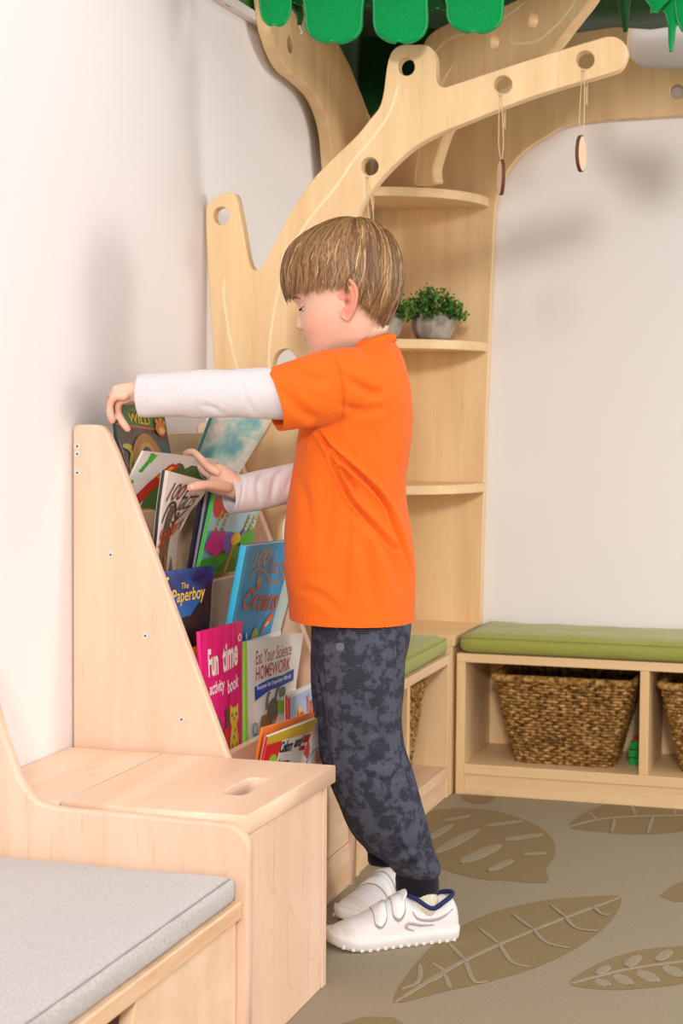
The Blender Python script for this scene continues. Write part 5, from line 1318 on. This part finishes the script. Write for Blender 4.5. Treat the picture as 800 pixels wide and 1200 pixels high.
# ---- shoes
SHW = fabric('white_mesh_leather', (238,232,230), (224,216,214), 900, .6, .25, .1); SHS = flat('white_synthetic', (244,240,238), .42); SOLE = flat('white_rubber', (236,230,224), .5)
TOE = flat('cream_toe_cap', (226,218,204), .5); SEAM = flat('grey_seam_edge', (170,162,160), .7); NAVY = flat('navy_lining', (34,42,92), .8); SILV = flat('silver_stripe', (176,170,172), .25, .9); SOCK = fabric('cream_sock', (226,218,196), (208,198,174), 260, .95, .4, .1, (4,4,1))
def shoe(label, heel, toe, sg, lift=0.0):
    d = (toe-heel); d.z = 0; L_ = d.length; d.normalize(); sd = V((0,0,1)).cross(d)   # sd = wearer's left
    root = bpy.data.objects.new('shoe', None); C.objects.link(root); root.parent = boy
    mt = Matrix((d, sd, V((0,0,1)))).transposed().to_4x4(); mt.translation = heel
    root.matrix_parent_inverse = Matrix.Translation(boy.location).inverted(); root.matrix_basis = mt
    k = L_/.20
    xs = [0,.006,.02,.045,.07,.09,.11,.13,.15,.17,.185,.195,.2]
    zt = [.050,.062,.068,.063,.066,.075,.067,.056,.047,.041,.035,.027,.018]
    hw = [.014,.021,.026,.027,.027,.028,.031,.034,.036,.035,.030,.021,.008]
    yo = [0,0,0,0,0,.0,.001,.002,.002,.002,.003,.004,.005]   # toe box swings inward
    zb = [.016,.014,.014,.014,.014,.014,.013,.013,.013,.014,.016,.018,.019]
    ins = -sg
    def W(x): return float(np.interp(x,xs,hw))*1.02
    def T(x): return float(np.interp(x,xs,zt))
    def O(x): return ins*float(np.interp(x,xs,yo))
    def Bz(x): return float(np.interp(x,xs,zb))
    def S(x, a):  # a: 0 bottom left side .. 1 bottom right; returns point on upper (cross section arch)
        w_, t, b_ = W(x), T(x), Bz(x); th = PI*(1-a); c_, s = math.cos(th), math.sin(th)
        nar = 1 if x > .1 else 1
        return V((x*k, (O(x)+w_*math.copysign(abs(c_)**.72,c_)*(1-.32*s**3)), b_+(t-b_)*abs(s)**.85))
    X_s = np.linspace(0.0005,.1995,48)
    bm = new_bm(); rings = []
    for x in X_s:
        r = [S(x,a) for a in np.linspace(0,1,25)]; rings.append(r+[V((r[-1].x, r[-1].y*.5+O(x)*.5, Bz(x)-.002)), V((r[0].x, r[0].y*.5+O(x)*.5, Bz(x)-.002))])
    add_rings(bm, rings)
    obj('upper', bm, SHW, root, smooth=True)
    # sole
    bm = new_bm(); rings = []
    for x in np.linspace(-.002,.202,52):
        xc = min(max(x,.0005),.1995); w_ = W(xc)+.0035; toe_up = .010*max(0,(x-.15)/.05)**2; he = .004*max(0,(.02-x)/.02)**2
        top = Bz(xc)+.006+ (0.004 if x>.175 else 0)*1 ; e = 1 if 0 < x < .2 else .72
        o_ = O(xc); rings.append([V((x*k,o_+s_*w_*e*q,z)) for s_,q,z in ((1,.9,toe_up+he),(1,1.0,toe_up+he+.005),(1,1.03,top*.7),(1,1.0,top),(1,.85,top),(-1,.85,top),(-1,1.0,top),(-1,1.03,top*.7),(-1,1.0,toe_up+he+.005),(-1,.9,toe_up+he))])
    add_rings(bm, rings); obj('sole', bm, SOLE, root, smooth=True)
    for i in range(15):
        x = .012+i*.0125; w_ = W(x)+.0030; tu = .010*max(0,(x-.15)/.05)**2
        for s_ in (1,-1):
            bm = new_bm(); add_box(bm, (x*k-.0022, O(x)+s_*w_-.0012, tu+.0006), (x*k+.0036, O(x)+s_*w_+.0010, tu+.0062)); obj('tread_rib', bm, SOLE, root, bevel=.001)
    def band(x0, x1, a0, a1, m_, name, e=.0016, n=14, skew=0, tip=True):
        bm = new_bm(); rows_ = []
        for i in range(n+1):
            a = a0+(a1-a0)*i/n; f = i/n; sh = skew*f; nar = 1
            if tip and f > .86: nar = math.sqrt(max(.05,1-((f-.86)/.14)**2))
            xm = (x0+x1)/2+sh; hw_ = (x1-x0)/2*nar
            r = []
            for q in (-1,-.9,0,.9,1):
                p = S(xm+hw_*q, a); c_ = V((p.x, O(xm), .025)); no = (p-c_); no.x = .0; no.normalize()
                r.append(p+no*(e if abs(q) < .95 else -.0005))
            rows_.append(r)
        g = [[bm.verts.new(p) for p in r] for r in rows_]
        for r0, r1 in zip(g,g[1:]):
            for j in range(4): bm.faces.new((r0[j],r0[j+1],r1[j+1],r1[j]))
        return obj(name, bm, m_, root, smooth=True)
    lat = 0 if sg > 0 else 1   # a index of the wearer's left side is th=0 -> a=1
    a_out, a_in = (.84,.14) if sg > 0 else (.16,.86)
    for x0_, x1_, sk in ((.080,.101,.010),(.108,.128,.012)):
        band(x0_-.0009, x1_+.0009, a_in-.02*np.sign(a_out-a_in), a_out+.03*np.sign(a_out-a_in), SEAM, 'strap_edge', .0013, skew=sk, n=24)
        band(x0_, x1_, a_in, a_out, SHS, 'strap', .0024, skew=sk, n=24)
    band(.170,.198, .04, .96, TOE, 'toe_cap', .0007, tip=False)
    # silver stripes on both flanks
    for side_ in (1,-1):
        def F_(x, z): 
            w_ = W(x); zz = (z-Bz(x))/max(.004,T(x)-Bz(x)); zz = min(max(zz,0),.97); s = zz**(1/.85); c_ = math.sqrt(1-s*s)
            return V((x*k, O(x)+side_*(w_*c_**.72*(1-.32*s**3)+.0006), z))
        for L2 in ([(.012,.049),(.03,.040),(.05,.037),(.07,.041),(.078,.052)],[(.045,.030),(.065,.031),(.085,.036),(.090,.030),(.078,.024)]):
            bm = new_bm(); pts = smooth_path([F_(*p) for p in L2], 5); add_tube(bm, pts, [.0009+.0014*math.sin(PI*i/(len(pts)-1)) for i in range(len(pts))], 6)
            obj('side_stripe', bm, SILV, root, smooth=True)
    # collar lining, heel tab, tongue, sock
    bm = new_bm(); pts = []
    for i in range(33):
        t = 2*PI*i/32; x = .043+.037*math.cos(t); y_ = .0235*math.sin(t); z = .066-.012*math.exp(-((x-.045)/.016)**2)+.008*max(0,(x-.06)/.02)+.006*max(0,(.02-x)/.02)
        pts.append(V((x*k, y_, z)))
    add_tube(bm, pts, .0038, 8, False); obj('collar_lining', bm, NAVY, root, smooth=True)
    bm = new_bm(); rings = []
    for x, z0, w_ in ((.118,.052,.014),(.105,.061,.017),(.092,.071,.018),(.086,.080,.017),(.083,.082,.012)):
        rings.append([V((x*k, w_*math.cos(t), z0-.004+.006*math.sin(t))) for t in [2*PI*i/16 for i in range(16)]])
    add_rings(bm, rings); obj('tongue', bm, SHS, root, smooth=True)
    bm = new_bm(); add_tube(bm, [(.050*k,0,.036),(.052*k,0,.060),(.054*k,0,.075),(.056*k,0,.088)], [.0235,.0235,.020,.017], 24); obj('sock', bm, SOCK, root, smooth=True)
    return root
nt_ = at(386,1112,z=0); nh_ = at(533,1097,z=0)
shoe('near', nh_, nt_, 1)
ft_ = at(401,1084,z=0); fh_ = ft_ + V((.43,.90,0)).normalized()*.195
shoe('far', fh_, ft_, -1)

bpy.data.scenes.remove(SCR)
